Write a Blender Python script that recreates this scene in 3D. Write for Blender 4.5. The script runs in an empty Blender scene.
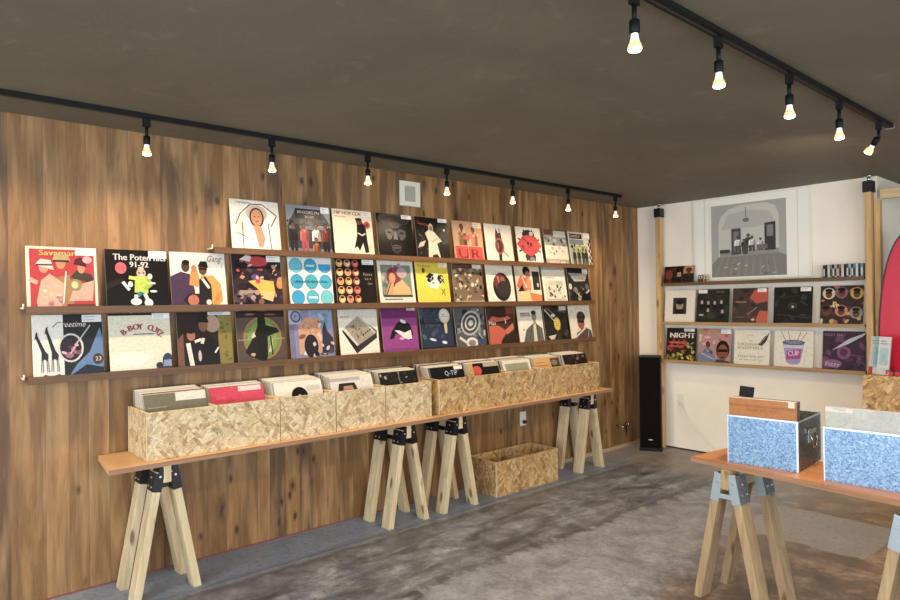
import bpy, bmesh, math, random
from mathutils import Vector, Matrix, Euler
C = bpy.context.scene.collection
S = bpy.context.scene
PI = math.pi
R = math.radians
random.seed(7)

# ---------------------------------------------------------------- camera
F, YAW, PITCH, ROLL, CX, CH = 656.9, R(48.765), R(0.327), R(-0.766), 3.717, 1.416
fw = Vector((-math.sin(YAW)*math.cos(PITCH), math.cos(YAW)*math.cos(PITCH), math.sin(PITCH)))
rt = fw.cross(Vector((0, 0, 1))).normalized(); up = rt.cross(fw)
r2 = math.cos(ROLL)*rt + math.sin(ROLL)*up; u2 = -math.sin(ROLL)*rt + math.cos(ROLL)*up
cam = bpy.data.cameras.new('camera'); co = bpy.data.objects.new('camera', cam); C.objects.link(co)
cam.sensor_width = 36; cam.lens = F/900*36; cam.clip_start = 0.05; cam.clip_end = 60
co.matrix_world = Matrix(((r2.x, u2.x, -fw.x, CX), (r2.y, u2.y, -fw.y, 0), (r2.z, u2.z, -fw.z, CH), (0, 0, 0, 1)))
S.camera = co
# ---------------------------------------------------------------- world, daylight, exposure
w = bpy.data.worlds.new('world'); S.world = w; w.use_nodes = True
w.node_tree.nodes['Background'].inputs[0].default_value = (0.80, 0.90, 1.0, 1)
w.node_tree.nodes['Background'].inputs[1].default_value = 0.75
S.view_settings.view_transform = 'Standard'; S.view_settings.look = 'None'
S.view_settings.exposure = 0.12; S.view_settings.gamma = 1.0; S.view_settings.use_curve_mapping = False
def area(name, loc, rot, sx, sy, power, col):
    l = bpy.data.lights.new(name, 'AREA'); l.shape = 'RECTANGLE'; l.size = sx; l.size_y = sy
    l.energy = power; l.color = col
    o = bpy.data.objects.new(name, l); C.objects.link(o); o.location = loc; o.rotation_euler = rot
    return o
area('storefront_daylight', (3.6, -2.6, 1.25), (R(90), 0, 0), 5.6, 2.0, 240, (0.82, 0.91, 1.0))
area('side_daylight', (6.9, 1.7, 1.25), (R(90), 0, R(90)), 5.2, 2.0, 190, (0.86, 0.93, 1.0))
LAMP_W, LAMP_COL = 26.0, (1.0, 0.74, 0.46)

# ---------------------------------------------------------------- materials
def srgb(h):
    h = h.lstrip('#')
    if len(h) == 3: h = ''.join(c*2 for c in h)
    v = [int(h[i:i+2], 16)/255 for i in (0, 2, 4)]
    return tuple(c/12.92 if c <= 0.04045 else ((c+0.055)/1.055)**2.4 for c in v) + (1,)
class NM:
    def __init__(s, name, rough=0.6, metal=0.0, col=None, spec=None):
        s.m = bpy.data.materials.new(name); s.m.use_nodes = True; s.t = s.m.node_tree
        s.b = s.t.nodes['Principled BSDF']; s.b.inputs['Roughness'].default_value = rough
        s.b.inputs['Metallic'].default_value = metal
        if spec is not None: s.b.inputs['Specular IOR Level'].default_value = spec
        if col: s.b.inputs['Base Color'].default_value = srgb(col)
    def n(s, typ, ins=None, **kw):
        x = s.t.nodes.new(typ)
        for k, v in kw.items(): setattr(x, k, v)
        for k, v in (ins or {}).items(): s.put(x.inputs[k], v)
        return x
    def put(s, sock, v):
        if isinstance(v, bpy.types.NodeSocket): s.t.links.new(v, sock)
        elif isinstance(v, bpy.types.Node): s.t.links.new(v.outputs[0], sock)
        elif isinstance(v, str): sock.default_value = srgb(v)
        else: sock.default_value = v
    def math(s, op, a, b=0.0, c=None, clamp=False):
        x = s.n('ShaderNodeMath', operation=op, use_clamp=clamp); s.put(x.inputs[0], a); s.put(x.inputs[1], b)
        if c is not None: s.put(x.inputs[2], c)
        return x.outputs[0]
    def mix(s, f, a, b, mode='MIX'):
        x = s.n('ShaderNodeMix', data_type='RGBA', blend_type=mode)
        s.put(x.inputs[0], f); s.put(x.inputs[6], a); s.put(x.inputs[7], b); return x.outputs[2]
    def ramp(s, f, stops, interp='LINEAR'):
        x = s.n('ShaderNodeValToRGB'); r = x.color_ramp; r.interpolation = interp
        while len(r.elements) < len(stops): r.elements.new(0.5)
        for e, (p, c) in zip(r.elements, stops):
            e.position = p; e.color = srgb(c) if isinstance(c, str) else (c, c, c, 1)
        s.put(x.inputs[0], f); return x.outputs[0]
    def coord(s, scale=(1, 1, 1), rot=(0, 0, 0), loc=(0, 0, 0), world=False, rnd=False):
        if world: src = s.n('ShaderNodeNewGeometry').outputs['Position']
        else: src = s.n('ShaderNodeTexCoord').outputs['Object']
        if rnd:
            oi = s.n('ShaderNodeObjectInfo').outputs['Random']
            sc = s.n('ShaderNodeVectorMath', operation='SCALE'); sc.inputs[0].default_value = (31, 17, 23)
            s.put(sc.inputs[3], oi)
            ad = s.n('ShaderNodeVectorMath', operation='ADD'); s.put(ad.inputs[0], src); s.put(ad.inputs[1], sc.outputs[0]); src = ad.outputs[0]
        mp = s.n('ShaderNodeMapping'); s.put(mp.inputs[0], src)
        mp.inputs['Scale'].default_value = scale; mp.inputs['Rotation'].default_value = rot; mp.inputs['Location'].default_value = loc
        return mp.outputs[0]
    def noise(s, vec, scale=5, detail=4, rough=0.5, dist=0.0):
        x = s.n('ShaderNodeTexNoise'); s.put(x.inputs['Vector'], vec); x.inputs['Scale'].default_value = scale
        x.inputs['Detail'].default_value = detail; x.inputs['Roughness'].default_value = rough; x.inputs['Distortion'].default_value = dist
        return x.outputs['Fac']
    def voro(s, vec, scale=5, out='Color', feature='F1', rnd=1.0, dim='3D'):
        x = s.n('ShaderNodeTexVoronoi', feature=feature, voronoi_dimensions=dim)
        s.put(x.inputs['W' if dim == '1D' else 'Vector'], vec); x.inputs['Scale'].default_value = scale
        x.inputs['Randomness'].default_value = rnd
        return x.outputs[out]
    def col(s, v): s.put(s.b.inputs['Base Color'], v)
    def bump(s, h, strength=0.3, dist=0.01):
        x = s.n('ShaderNodeBump'); x.inputs['Strength'].default_value = strength; x.inputs['Distance'].default_value = dist
        s.put(x.inputs['Height'], h); s.put(s.b.inputs['Normal'], x.outputs[0])

def plain(name, col, rough=0.6, metal=0.0, spec=None): return NM(name, rough, metal, col, spec).m

def wood_planks():
    k = NM('vertical_plank_panelling', 0.52)
    pos = k.n('ShaderNodeNewGeometry').outputs['Position']
    sx = k.n('ShaderNodeSeparateXYZ'); k.put(sx.inputs[0], pos)
    y = sx.outputs['Y']
    pc = k.voro(y, 10.0, 'Color', dim='1D')
    sp = k.n('ShaderNodeSeparateColor'); k.put(sp.inputs[0], pc)
    edge = k.voro(y, 10.0, 'Distance', 'DISTANCE_TO_EDGE', dim='1D')
    base = k.ramp(sp.outputs[0], [(0, '62452a'), (0.3, '7c5932'), (0.6, '946b3c'), (1, 'a87c4a')])
    # offset every plank so the grain does not run across seams
    off = k.n('ShaderNodeCombineXYZ'); k.put(off.inputs['Z'], k.math('MULTIPLY', sp.outputs[1], 9.0)); k.put(off.inputs['X'], k.math('MULTIPLY', sp.outputs[2], 5.0))
    add = k.n('ShaderNodeVectorMath', operation='ADD'); k.put(add.inputs[0], pos); k.put(add.inputs[1], off.outputs[0])
    def mp(sc):
        m = k.n('ShaderNodeMapping'); k.put(m.inputs[0], add.outputs[0]); m.inputs['Scale'].default_value = sc; return m.outputs[0]
    g1 = k.noise(mp((1, 60, 2.4)), 3.0, 10, 0.78, 0.9)
    c = k.mix(k.ramp(g1, [(0.30, 0.0), (0.72, 1.0)]), base, '54391f', 'MIX')
    c = k.mix(0.85, base, c)
    g2 = k.noise(mp((1, 7, 0.9)), 2.2, 3, 0.5, 0.4)
    c = k.mix(k.ramp(g2, [(0.45, 0.0), (0.75, 0.75)]), c, 'b89062')
    g3 = k.noise(mp((1, 9, 0.5)), 2.0, 3, 0.5, 0.8)
    c = k.mix(k.ramp(g3, [(0.5, 0.0), (0.68, 0.5)]), c, '54402a')
    dn = k.noise(mp((1, 20, 9)), 2.0, 3)
    for sc, thr, r0 in (((1, 6.5, 2.9), 0.45, 0.06), ((1, 10, 5.2), 0.62, 0.08), ((1, 3.5, 1.3), 0.4, 0.03)):
        v = mp(sc); kd = k.voro(v, 1.0, 'Distance'); kc = k.n('ShaderNodeSeparateColor'); k.put(kc.inputs[0], k.voro(v, 1.0, 'Color'))
        kd = k.math('ADD', kd, k.math('MULTIPLY', k.math('SUBTRACT', dn, 0.5), 0.13))
        c = k.mix(k.math('MULTIPLY', k.math('GREATER_THAN', kc.outputs[0], thr), k.ramp(kd, [(r0, 0.9), (r0+0.04, 0.45), (r0+0.12, 0.0)])), c, '2e1b0d')
    c = k.mix(k.ramp(edge, [(0.0, 0.55), (0.018, 0.0)]), c, '36240f')
    k.col(c); k.bump(g1, 0.12, 0.004)
    return k.m
def pine(name, c1, c2, axis, knots=True, rough=0.6):
    """softwood; axis is the object-space direction of the grain"""
    k = NM(name, rough)
    s = [26, 26, 26]; s['xyz'.index(axis)] = 1.2
    v = k.coord(tuple(s), rnd=True)
    g = k.noise(v, 1.6, 5, 0.6, 0.7)
    c = k.mix(k.ramp(g, [(0.3, 0.0), (0.75, 1.0)]), c1, c2)
    if knots:
        s = [11, 11, 11]; s['xyz'.index(axis)] = 3.6
        d = k.voro(k.coord(tuple(s), rnd=True), 1.0, 'Distance')
        c = k.mix(k.ramp(d, [(0.10, 0.8), (0.2, 0.0)]), c, '5f4126')
        n = k.noise(k.coord((3, 3, 3), rnd=True), 1.5, 2)
        c = k.mix(k.ramp(n, [(0.55, 0.0), (0.75, 0.3)]), c, '8a7458')
    k.col(c); k.bump(g, 0.1, 0.002)
    return k.m
def osb(name, pal, dark):
    k = NM(name, 0.62)
    def layer(rot, sc, loc):
        v = k.coord(rot=rot, loc=loc, rnd=True)
        nz = k.n('ShaderNodeTexNoise'); k.put(nz.inputs['Vector'], v); nz.inputs['Scale'].default_value = 9
        a = k.n('ShaderNodeVectorMath', operation='MULTIPLY_ADD'); k.put(a.inputs[0], nz.outputs['Color']); a.inputs[1].default_value = (0.035,)*3; k.put(a.inputs[2], v)
        m = k.n('ShaderNodeMapping'); k.put(m.inputs[0], a.outputs[0]); m.inputs['Scale'].default_value = sc
        return m.outputs[0]
    def cells(v):
        x = k.n('ShaderNodeTexVoronoi'); k.put(x.inputs['Vector'], v); x.inputs['Scale'].default_value = 1.0
        sp = k.n('ShaderNodeSeparateColor'); k.put(sp.inputs[0], x.outputs['Color'])
        return sp.outputs[0], sp.outputs[1], x.outputs['Distance']
    a0, a1, ad = cells(layer((0.3, 0.5, 0.2), (18, 66, 66), (0, 0, 0)))
    b0, b1, bd = cells(layer((1.0, -0.5, 0.9), (66, 20, 48), (3, 1, 2)))
    c0, c1_, cd = cells(layer((0.2, 1.1, 0.4), (14, 44, 44), (7, 5, 1)))
    ca = k.ramp(a0, pal); cb = k.ramp(b0, pal[::-1] if False else pal); cc = k.ramp(c0, pal)
    c = k.mix(k.math('GREATER_THAN', b1, 0.5), ca, cb)
    c = k.mix(k.math('GREATER_THAN', c1_, 0.68), c, cc)
    st = k.noise(layer((0.5, 0.3, 0.4), (30, 150, 150), (1, 2, 3)), 1.0, 4, 0.6, 1.5); st2 = k.noise(layer((1.2, -0.3, 1.0), (150, 40, 110), (4, 2, 3)), 1.0, 4, 0.6, 1.5)
    sw = k.mix(k.math('GREATER_THAN', b1, 0.5), st, st2)
    c = k.mix(k.ramp(sw, [(0.52, 0.0), (0.64, 0.6)]), c, dark)
    c = k.mix(k.ramp(sw, [(0.30, 0.45), (0.42, 0.0)]), c, pal[-1][1])
    c = k.mix(k.ramp(ad, [(0.6, 0.0), (0.95, 0.3)]), c, dark)
    c = k.mix(k.math('MULTIPLY', k.math('GREATER_THAN', b0, 0.93), 0.5), c, dark)
    k.col(c); k.bump(b0, 0.12, 0.002)
    return k.m
def concrete_floor():
    k = NM('stained_concrete', 0.4)
    p = k.n('ShaderNodeNewGeometry').outputs['Position']
    sx = k.n('ShaderNodeSeparateXYZ'); k.put(sx.inputs[0], p); X = sx.outputs['X']; Y = sx.outputs['Y']
    n1 = k.noise(p, 1.3, 7, 0.62, 0.8); n2 = k.noise(p, 6.0, 12, 0.74, 0.3); n3 = k.noise(p, 34, 8, 0.75)
    nb = k.math('SUBTRACT', n1, 0.5)
    c = k.ramp(n2, [(0.34, '4b515c'), (0.5, '747a86'), (0.64, '969dab')])
    # smooth grey strip by the panelling, bluish daylight painted into its colour, dark edge
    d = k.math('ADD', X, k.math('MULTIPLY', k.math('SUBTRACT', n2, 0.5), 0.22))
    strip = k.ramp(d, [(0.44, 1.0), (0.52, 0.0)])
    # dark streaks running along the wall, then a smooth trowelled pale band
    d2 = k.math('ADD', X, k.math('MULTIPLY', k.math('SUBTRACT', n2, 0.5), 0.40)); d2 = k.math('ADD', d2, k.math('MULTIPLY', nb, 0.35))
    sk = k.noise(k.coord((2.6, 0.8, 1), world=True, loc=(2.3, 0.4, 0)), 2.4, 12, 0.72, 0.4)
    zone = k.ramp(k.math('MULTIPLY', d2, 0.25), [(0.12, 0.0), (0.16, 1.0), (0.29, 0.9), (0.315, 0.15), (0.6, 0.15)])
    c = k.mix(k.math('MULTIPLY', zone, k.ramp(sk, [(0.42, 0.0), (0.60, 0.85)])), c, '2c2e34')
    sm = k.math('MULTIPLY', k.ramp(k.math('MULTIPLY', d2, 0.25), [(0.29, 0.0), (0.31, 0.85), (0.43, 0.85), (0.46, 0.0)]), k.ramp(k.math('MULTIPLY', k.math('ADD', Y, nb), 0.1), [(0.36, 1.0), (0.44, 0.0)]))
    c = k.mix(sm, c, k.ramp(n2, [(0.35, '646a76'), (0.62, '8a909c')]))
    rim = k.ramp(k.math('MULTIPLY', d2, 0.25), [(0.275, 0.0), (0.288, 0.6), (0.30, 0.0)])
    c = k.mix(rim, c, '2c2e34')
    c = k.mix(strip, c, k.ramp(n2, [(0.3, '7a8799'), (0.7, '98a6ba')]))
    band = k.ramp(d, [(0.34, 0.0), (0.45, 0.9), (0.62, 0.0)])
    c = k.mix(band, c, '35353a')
    # brown stained half on the right
    e = k.math('ADD', k.math('ADD', X, k.math('MULTIPLY', nb, 1.6)), k.math('MULTIPLY', Y, 0.02))
    br = k.ramp(k.math('MULTIPLY', e, 0.25), [(0.46, 0.0), (0.52, 1.0)])
    c = k.mix(k.math('MULTIPLY', br, 0.85), c, k.ramp(n2, [(0.34, '43362d'), (0.5, '6b5746'), (0.64, '9a836c')]))
    # tan patch by the far corner
    f = k.math('ADD', Y, k.math('MULTIPLY', nb, 1.0))
    c = k.mix(k.math('MULTIPLY', k.ramp(k.math('MULTIPLY', f, 0.1), [(0.475, 0.0), (0.52, 0.75)]), 0.8), c, k.ramp(n2, [(0.3, '75685a'), (0.7, 'a19482')]))
    # pale smooth repair patch and pale scuffs
    px = k.math('ABSOLUTE', k.math('SUBTRACT', k.math('ADD', X, k.math('MULTIPLY', k.math('SUBTRACT', n2, 0.5), 0.15)), 2.15))
    py = k.math('ABSOLUTE', k.math('SUBTRACT', k.math('ADD', Y, k.math('MULTIPLY', k.math('SUBTRACT', n2, 0.5), 0.15)), 4.35))
    pm = k.math('MULTIPLY', k.math('LESS_THAN', px, 0.36), k.math('LESS_THAN', py, 0.33))
    c = k.mix(k.math('MULTIPLY', pm, 0.75), c, '8b8b90')
    c = k.mix(k.ramp(k.noise(p, 3.6, 12, 0.78, 0.2), [(0.58, 0.0), (0.68, 0.5)]), c, 'a5a3a3')
    c = k.mix(k.ramp(n3, [(0.5, 0.0), (0.68, 0.6)]), c, '45454a')
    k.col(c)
    k.put(k.b.inputs['Roughness'], k.ramp(n2, [(0.3, 0.30), (0.7, 0.55)]))
    k.bump(n3, 0.15, 0.003)
    return k.m
def ceiling_mat():
    k = NM('dark_plaster', 0.7)
    p = k.n('ShaderNodeNewGeometry').outputs['Position']
    n = k.noise(p, 1.4, 7, 0.6, 1.0); n2 = k.noise(p, 4.5, 6, 0.6, 1.5)
    c = k.ramp(n, [(0.3, '645f4f'), (0.7, '726c5a')])
    c = k.mix(k.ramp(n2, [(0.58, 0.0), (0.72, 0.4)]), c, '8a8370')
    sp = k.voro(p, 2.2, 'Distance')
    c = k.mix(k.ramp(sp, [(0.012, 0.8), (0.02, 0.0)]), c, '2a2520')
    k.col(c); k.bump(n2, 0.35, 0.01)
    return k.m
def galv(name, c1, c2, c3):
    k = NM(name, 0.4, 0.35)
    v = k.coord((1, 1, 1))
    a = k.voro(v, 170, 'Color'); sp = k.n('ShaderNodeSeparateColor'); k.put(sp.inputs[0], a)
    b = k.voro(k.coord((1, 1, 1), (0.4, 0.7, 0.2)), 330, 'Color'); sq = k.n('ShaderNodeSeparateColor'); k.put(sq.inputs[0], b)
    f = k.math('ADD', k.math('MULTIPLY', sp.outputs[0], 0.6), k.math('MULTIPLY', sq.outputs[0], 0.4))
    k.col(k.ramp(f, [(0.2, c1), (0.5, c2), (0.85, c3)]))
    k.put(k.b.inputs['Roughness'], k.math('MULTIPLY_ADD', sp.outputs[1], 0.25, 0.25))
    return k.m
def plaster(name, col, col2):
    k = NM(name, 0.7); p = k.n('ShaderNodeNewGeometry').outputs['Position']
    n = k.noise(p, 1.8, 5, 0.6, 0.5); k.col(k.mix(k.ramp(n, [(0.4, 0.0), (0.75, 1.0)]), col, col2)); k.bump(k.noise(p, 60, 3), 0.08, 0.002)
    return k.m
PAL_PALE = [(0, 'a98b62'), (0.12, 'c0a277'), (0.4, 'cfb68b'), (0.7, 'd9c39a'), (1, 'e3d0aa')]
PAL_WARM = [(0, '8c6a42'), (0.12, 'a9834f'), (0.45, 'bf9a65'), (0.75, 'cdab77'), (1, 'dcc092')]
M = dict(
    wood=wood_planks(), floor=concrete_floor(), ceil=ceiling_mat(),
    white=plaster('white_wall_paint', 'f0e7d8', 'e8decd'), trimw=plain('pale_trim', 'b59f80', 0.5), pink=plain('pink_caulk', '7d4c4a', 0.8),
    osb_p=osb('pale_strand_board', PAL_PALE, '6d5230'), osb_w=osb('warm_strand_board', PAL_WARM, '6a4a28'),
    bench=pine('orange_pine_board', 'd3ae82', 'b98f62', 'x', False, 0.45), bench2=pine('red_pine_board', 'b8845c', '9a6642', 'x', False, 0.4),
    edge=pine('board_edge', 'a98262', '7f5b40', 'x', False, 0.6),
    leg=pine('pale_softwood', 'dccba6', 'b79f75', 'z'), legd=pine('weathered_softwood', 'b29a76', '867052', 'z'),
    post=pine('tan_timber', 'cfae7c', 'a57d49', 'z'), beam=pine('beam_softwood', 'd2bd92', 'b1946a', 'x'),
    shelf=pine('brown_shelf_board', '6b4a2c', '4c3319', 'x', False, 0.5), shelf2=pine('tan_shelf_board', 'b08f66', '8a6b43', 'x', False, 0.5),
    shelf3=pine('dark_shelf_board', '6d5138', '4c3622', 'x', False, 0.5),
    black=plain('black_metal', '0a0a0a', 0.6, 0.0, 0.25), bracket=plain('black_powder_coat', '15161a', 0.4, 0.2),
    bolt=plain('zinc_bolt', 'd8d8d8', 0.3, 0.9), chrome=plain('chrome', 'c9c9c9', 0.18, 1.0),
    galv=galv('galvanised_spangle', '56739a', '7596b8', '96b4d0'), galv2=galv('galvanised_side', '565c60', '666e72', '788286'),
    strap=plain('galvanised_strap', 'b4c6d0', 0.35, 0.6), alu=plain('aluminium_edge', 'c9d3da', 0.35, 0.7),
    spk=plain('black_speaker_cabinet', '150e10', 0.5, 0.0, 0.25), cloth=plain('black_speaker_cloth', '110b0a', 0.95, 0.0, 0.1),
    plast=plain('ivory_plastic', 'e0dccb', 0.45), slot=plain('dark_slot', '2a2620', 0.7), cablew=plain('white_cable', 'd5d2c8', 0.5),
    redgl=plain('red_lacquer', 'c3203c', 0.3), rim=plain('dark_rim', '3a2226', 0.4), screen=plain('black_screen', '070707', 0.15),
    paper=plain('white_paper', 'e6e1d2', 0.6), vinylb=plain('black_vinyl', '0b0b0b', 0.25),
)
def emis(name, col, st):
    k = NM(name, 0.3, 0, 'ffffff'); k.b.inputs['Emission Color'].default_value = col; k.b.inputs['Emission Strength'].default_value = st; return k.m
M['glow'] = emis('lit_bulb_face', (1.0, 0.80, 0.50, 1), 9.0)
M['neck'] = emis('lit_bulb_neck', (1.0, 0.86, 0.74, 1), 0.35)
def bulb_glass():
    k = NM('bulb_glass', 0.1, 0, 'ffe9c8'); k.b.inputs['Emission Color'].default_value = (1.0, 0.62, 0.28, 1); k.b.inputs['Emission Strength'].default_value = 0.25
    k.b.inputs['Transmission Weight'].default_value = 0.6
    return k.m
M['bulb'] = bulb_glass()
def plain_print(name, rough):
    k = NM(name, rough); a = k.n('ShaderNodeAttribute', attribute_name='Col'); k.col(a.outputs['Color']); return k.m
def print_mat(name, rough):
    k = NM(name, rough); a = k.n('ShaderNodeAttribute', attribute_name='Col')
    v = k.coord(rnd=True); n = k.noise(v, 60, 5, 0.7); n2 = k.noise(v, 9, 3, 0.5, 1.0)
    c = k.mix(1.0, a.outputs['Color'], k.ramp(n, [(0.3, 'e9e7e3'), (0.55, 'ffffff')]), 'MULTIPLY')
    hs = k.n('ShaderNodeHueSaturation', {'Color': c}); hs.inputs['Saturation'].default_value = 0.9; hs.inputs['Value'].default_value = 0.80
    k.b.inputs['Specular IOR Level'].default_value = 0.22
    k.col(hs.outputs[0]); return k.m
M['print'] = print_mat('printed_card', 0.34); M['matteprint'] = plain_print('matte_print', 0.6)

# ---------------------------------------------------------------- mesh helpers
def box(bm, x0, y0, z0, x1, y1, z1, mat=0, M4=None):
    vs = [Vector((x, y, z)) for z in (z0, z1) for y in (y0, y1) for x in (x0, x1)]
    if M4 is not None: vs = [M4 @ v for v in vs]
    v = [bm.verts.new(c) for c in vs]
    for f in ((0, 2, 3, 1), (4, 5, 7, 6), (0, 1, 5, 4), (2, 6, 7, 3), (0, 4, 6, 2), (1, 3, 7, 5)):
        bm.faces.new([v[i] for i in f]).material_index = mat
def cyl(bm, p0, p1, r0, r1=None, seg=16, mat=0, caps=True):
    p0 = Vector(p0); p1 = Vector(p1); r1 = r0 if r1 is None else r1
    d = (p1-p0).normalized(); a = d.orthogonal().normalized(); b = d.cross(a)
    A = []; B = []
    for i in range(seg):
        t = 2*PI*i/seg; e = a*math.cos(t)+b*math.sin(t)
        A.append(bm.verts.new(p0+e*r0)); B.append(bm.verts.new(p1+e*r1))
    for i in range(seg):
        f = bm.faces.new((A[i], A[(i+1) % seg], B[(i+1) % seg], B[i])); f.material_index = mat; f.smooth = True
    if caps:
        bm.faces.new(A[::-1]).material_index = mat; bm.faces.new(B).material_index = mat
def lathe(bm, prof, seg=20, mat=0):
    rings = []
    for r, z in prof:
        rings.append([bm.verts.new((r*math.cos(2*PI*i/seg), r*math.sin(2*PI*i/seg), z)) for i in range(seg)])
    for a, b in zip(rings, rings[1:]):
        for i in range(seg):
            f = bm.faces.new((a[i], a[(i+1) % seg], b[(i+1) % seg], b[i])); f.material_index = mat; f.smooth = True
    bm.faces.new(rings[0][::-1]); bm.faces.new(rings[-1])
def tube(bm, pts, r, seg=8):
    pts = [Vector(p) for p in pts]; rings = []
    for i, p in enumerate(pts):
        d = (pts[min(i+1, len(pts)-1)]-pts[max(i-1, 0)]).normalized(); a = d.cross(Vector((0.13, 0.2, 0.97))).normalized(); b = d.cross(a)
        rings.append([bm.verts.new(p+(a*math.cos(2*PI*k/seg)+b*math.sin(2*PI*k/seg))*r) for k in range(seg)])
    for a, b in zip(rings, rings[1:]):
        for k in range(seg):
            bm.faces.new((a[k], a[(k+1) % seg], b[(k+1) % seg], b[k])).smooth = True
    bm.faces.new(rings[0][::-1]); bm.faces.new(rings[-1])
def obj(name, bm, mats, parent=None, bevel=0.0, loc=None, rot=None, norm=True):
    if norm: bmesh.ops.recalc_face_normals(bm, faces=bm.faces)
    if bevel:
        bmesh.ops.bevel(bm, geom=[e for e in bm.edges if len(e.link_faces) == 2 and e.calc_face_angle(0) > 0.6], offset=bevel, segments=2, affect='EDGES', clamp_overlap=True)
    me = bpy.data.meshes.new(name); bm.to_mesh(me); bm.free()
    for m in (mats if isinstance(mats, (list, tuple)) else [mats]): me.materials.append(m)
    o = bpy.data.objects.new(name, me); C.objects.link(o)
    if parent: o.parent = parent
    if loc is not None: o.location = loc
    if rot is not None: o.rotation_euler = rot
    return o
def tag(o, label, cat, group=None):
    import re
    if len(re.findall(r'[A-Za-z0-9]+', label)) > 16: print('LONG', len(re.findall(r'[A-Za-z0-9]+', label)), label)
    o['label'] = label; o['category'] = cat
    if group: o['group'] = group
    return o
def thing(name, label, cat, loc=(0, 0, 0), rot=(0, 0, 0), group=None):
    o = bpy.data.objects.new(name, None); C.objects.link(o); o.location = loc; o.rotation_euler = rot; o.empty_display_size = 0.05
    return tag(o, label, cat, group)
def B(*boxes):
    bm = bmesh.new()
    for b in boxes: box(bm, *b)
    return bm
def struct(name, bm, m, norm=True):
    o = obj(name, bm, m, norm=norm); o['kind'] = 'structure'; return o
def dup(root, loc, rot=None, label=None, group=None):
    r = root.copy(); C.objects.link(r); r.location = loc
    if rot is not None: r.rotation_euler = rot if hasattr(rot, '__len__') else (0, 0, rot)
    if label: r['label'] = label
    if group: r['group'] = group
    for ch in list(root.children):
        c = ch.copy(); C.objects.link(c); c.parent = r
        for g in ch.children:
            d = g.copy(); C.objects.link(d); d.parent = c
    return r

# ---------------------------------------------------------------- room
L, ZC = 5.782, 2.352
CORX = 2.10
struct('floor', B((-0.2, -3.2, -0.1, 7.3, 8.4, 0.0)), M['floor'])
struct('ceiling', B((-0.2, -3.2, ZC, 7.3, 8.4, ZC+0.1)), M['ceil'])
struct('wall_left', B((-0.12, -3.0, 0, 0, L, ZC)), M['wood'])
struct('wall_far', B((-0.12, L, 0, CORX, 8.2, ZC)), M['white'])
struct('wall_alcove', B((CORX, 8.0, 0, 7.2, 8.2, ZC)), M['white'])
struct('wall_right', B((7.0, -3.0, 0, 7.2, -1.0, ZC), (7.0, 4.4, 0, 7.2, 8.0, ZC), (7.0, -1.0, 2.3, 7.2, 4.4, ZC), (7.0, -1.0, 0, 7.2, 4.4, 0.2)), M['white'])
struct('wall_front', B((-0.12, -3.1, 0, 0.7, -3.0, ZC), (6.5, -3.1, 0, 7.2, -3.0, ZC), (0.7, -3.1, 2.3, 6.5, -3.0, ZC)), M['white'])
struct('trim_1', B((0.0, -2.9, 0.0, 0.006, 4.3, 0.008)), M['pink'])
struct('baseboard_left', B((0.0, 4.3, 0.0, 0.014, L, 0.03)), M['trimw'])
struct('baseboard_far', B((0.0, L-0.006, 0.0, CORX, L, 0.012)), M['slot'])

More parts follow.
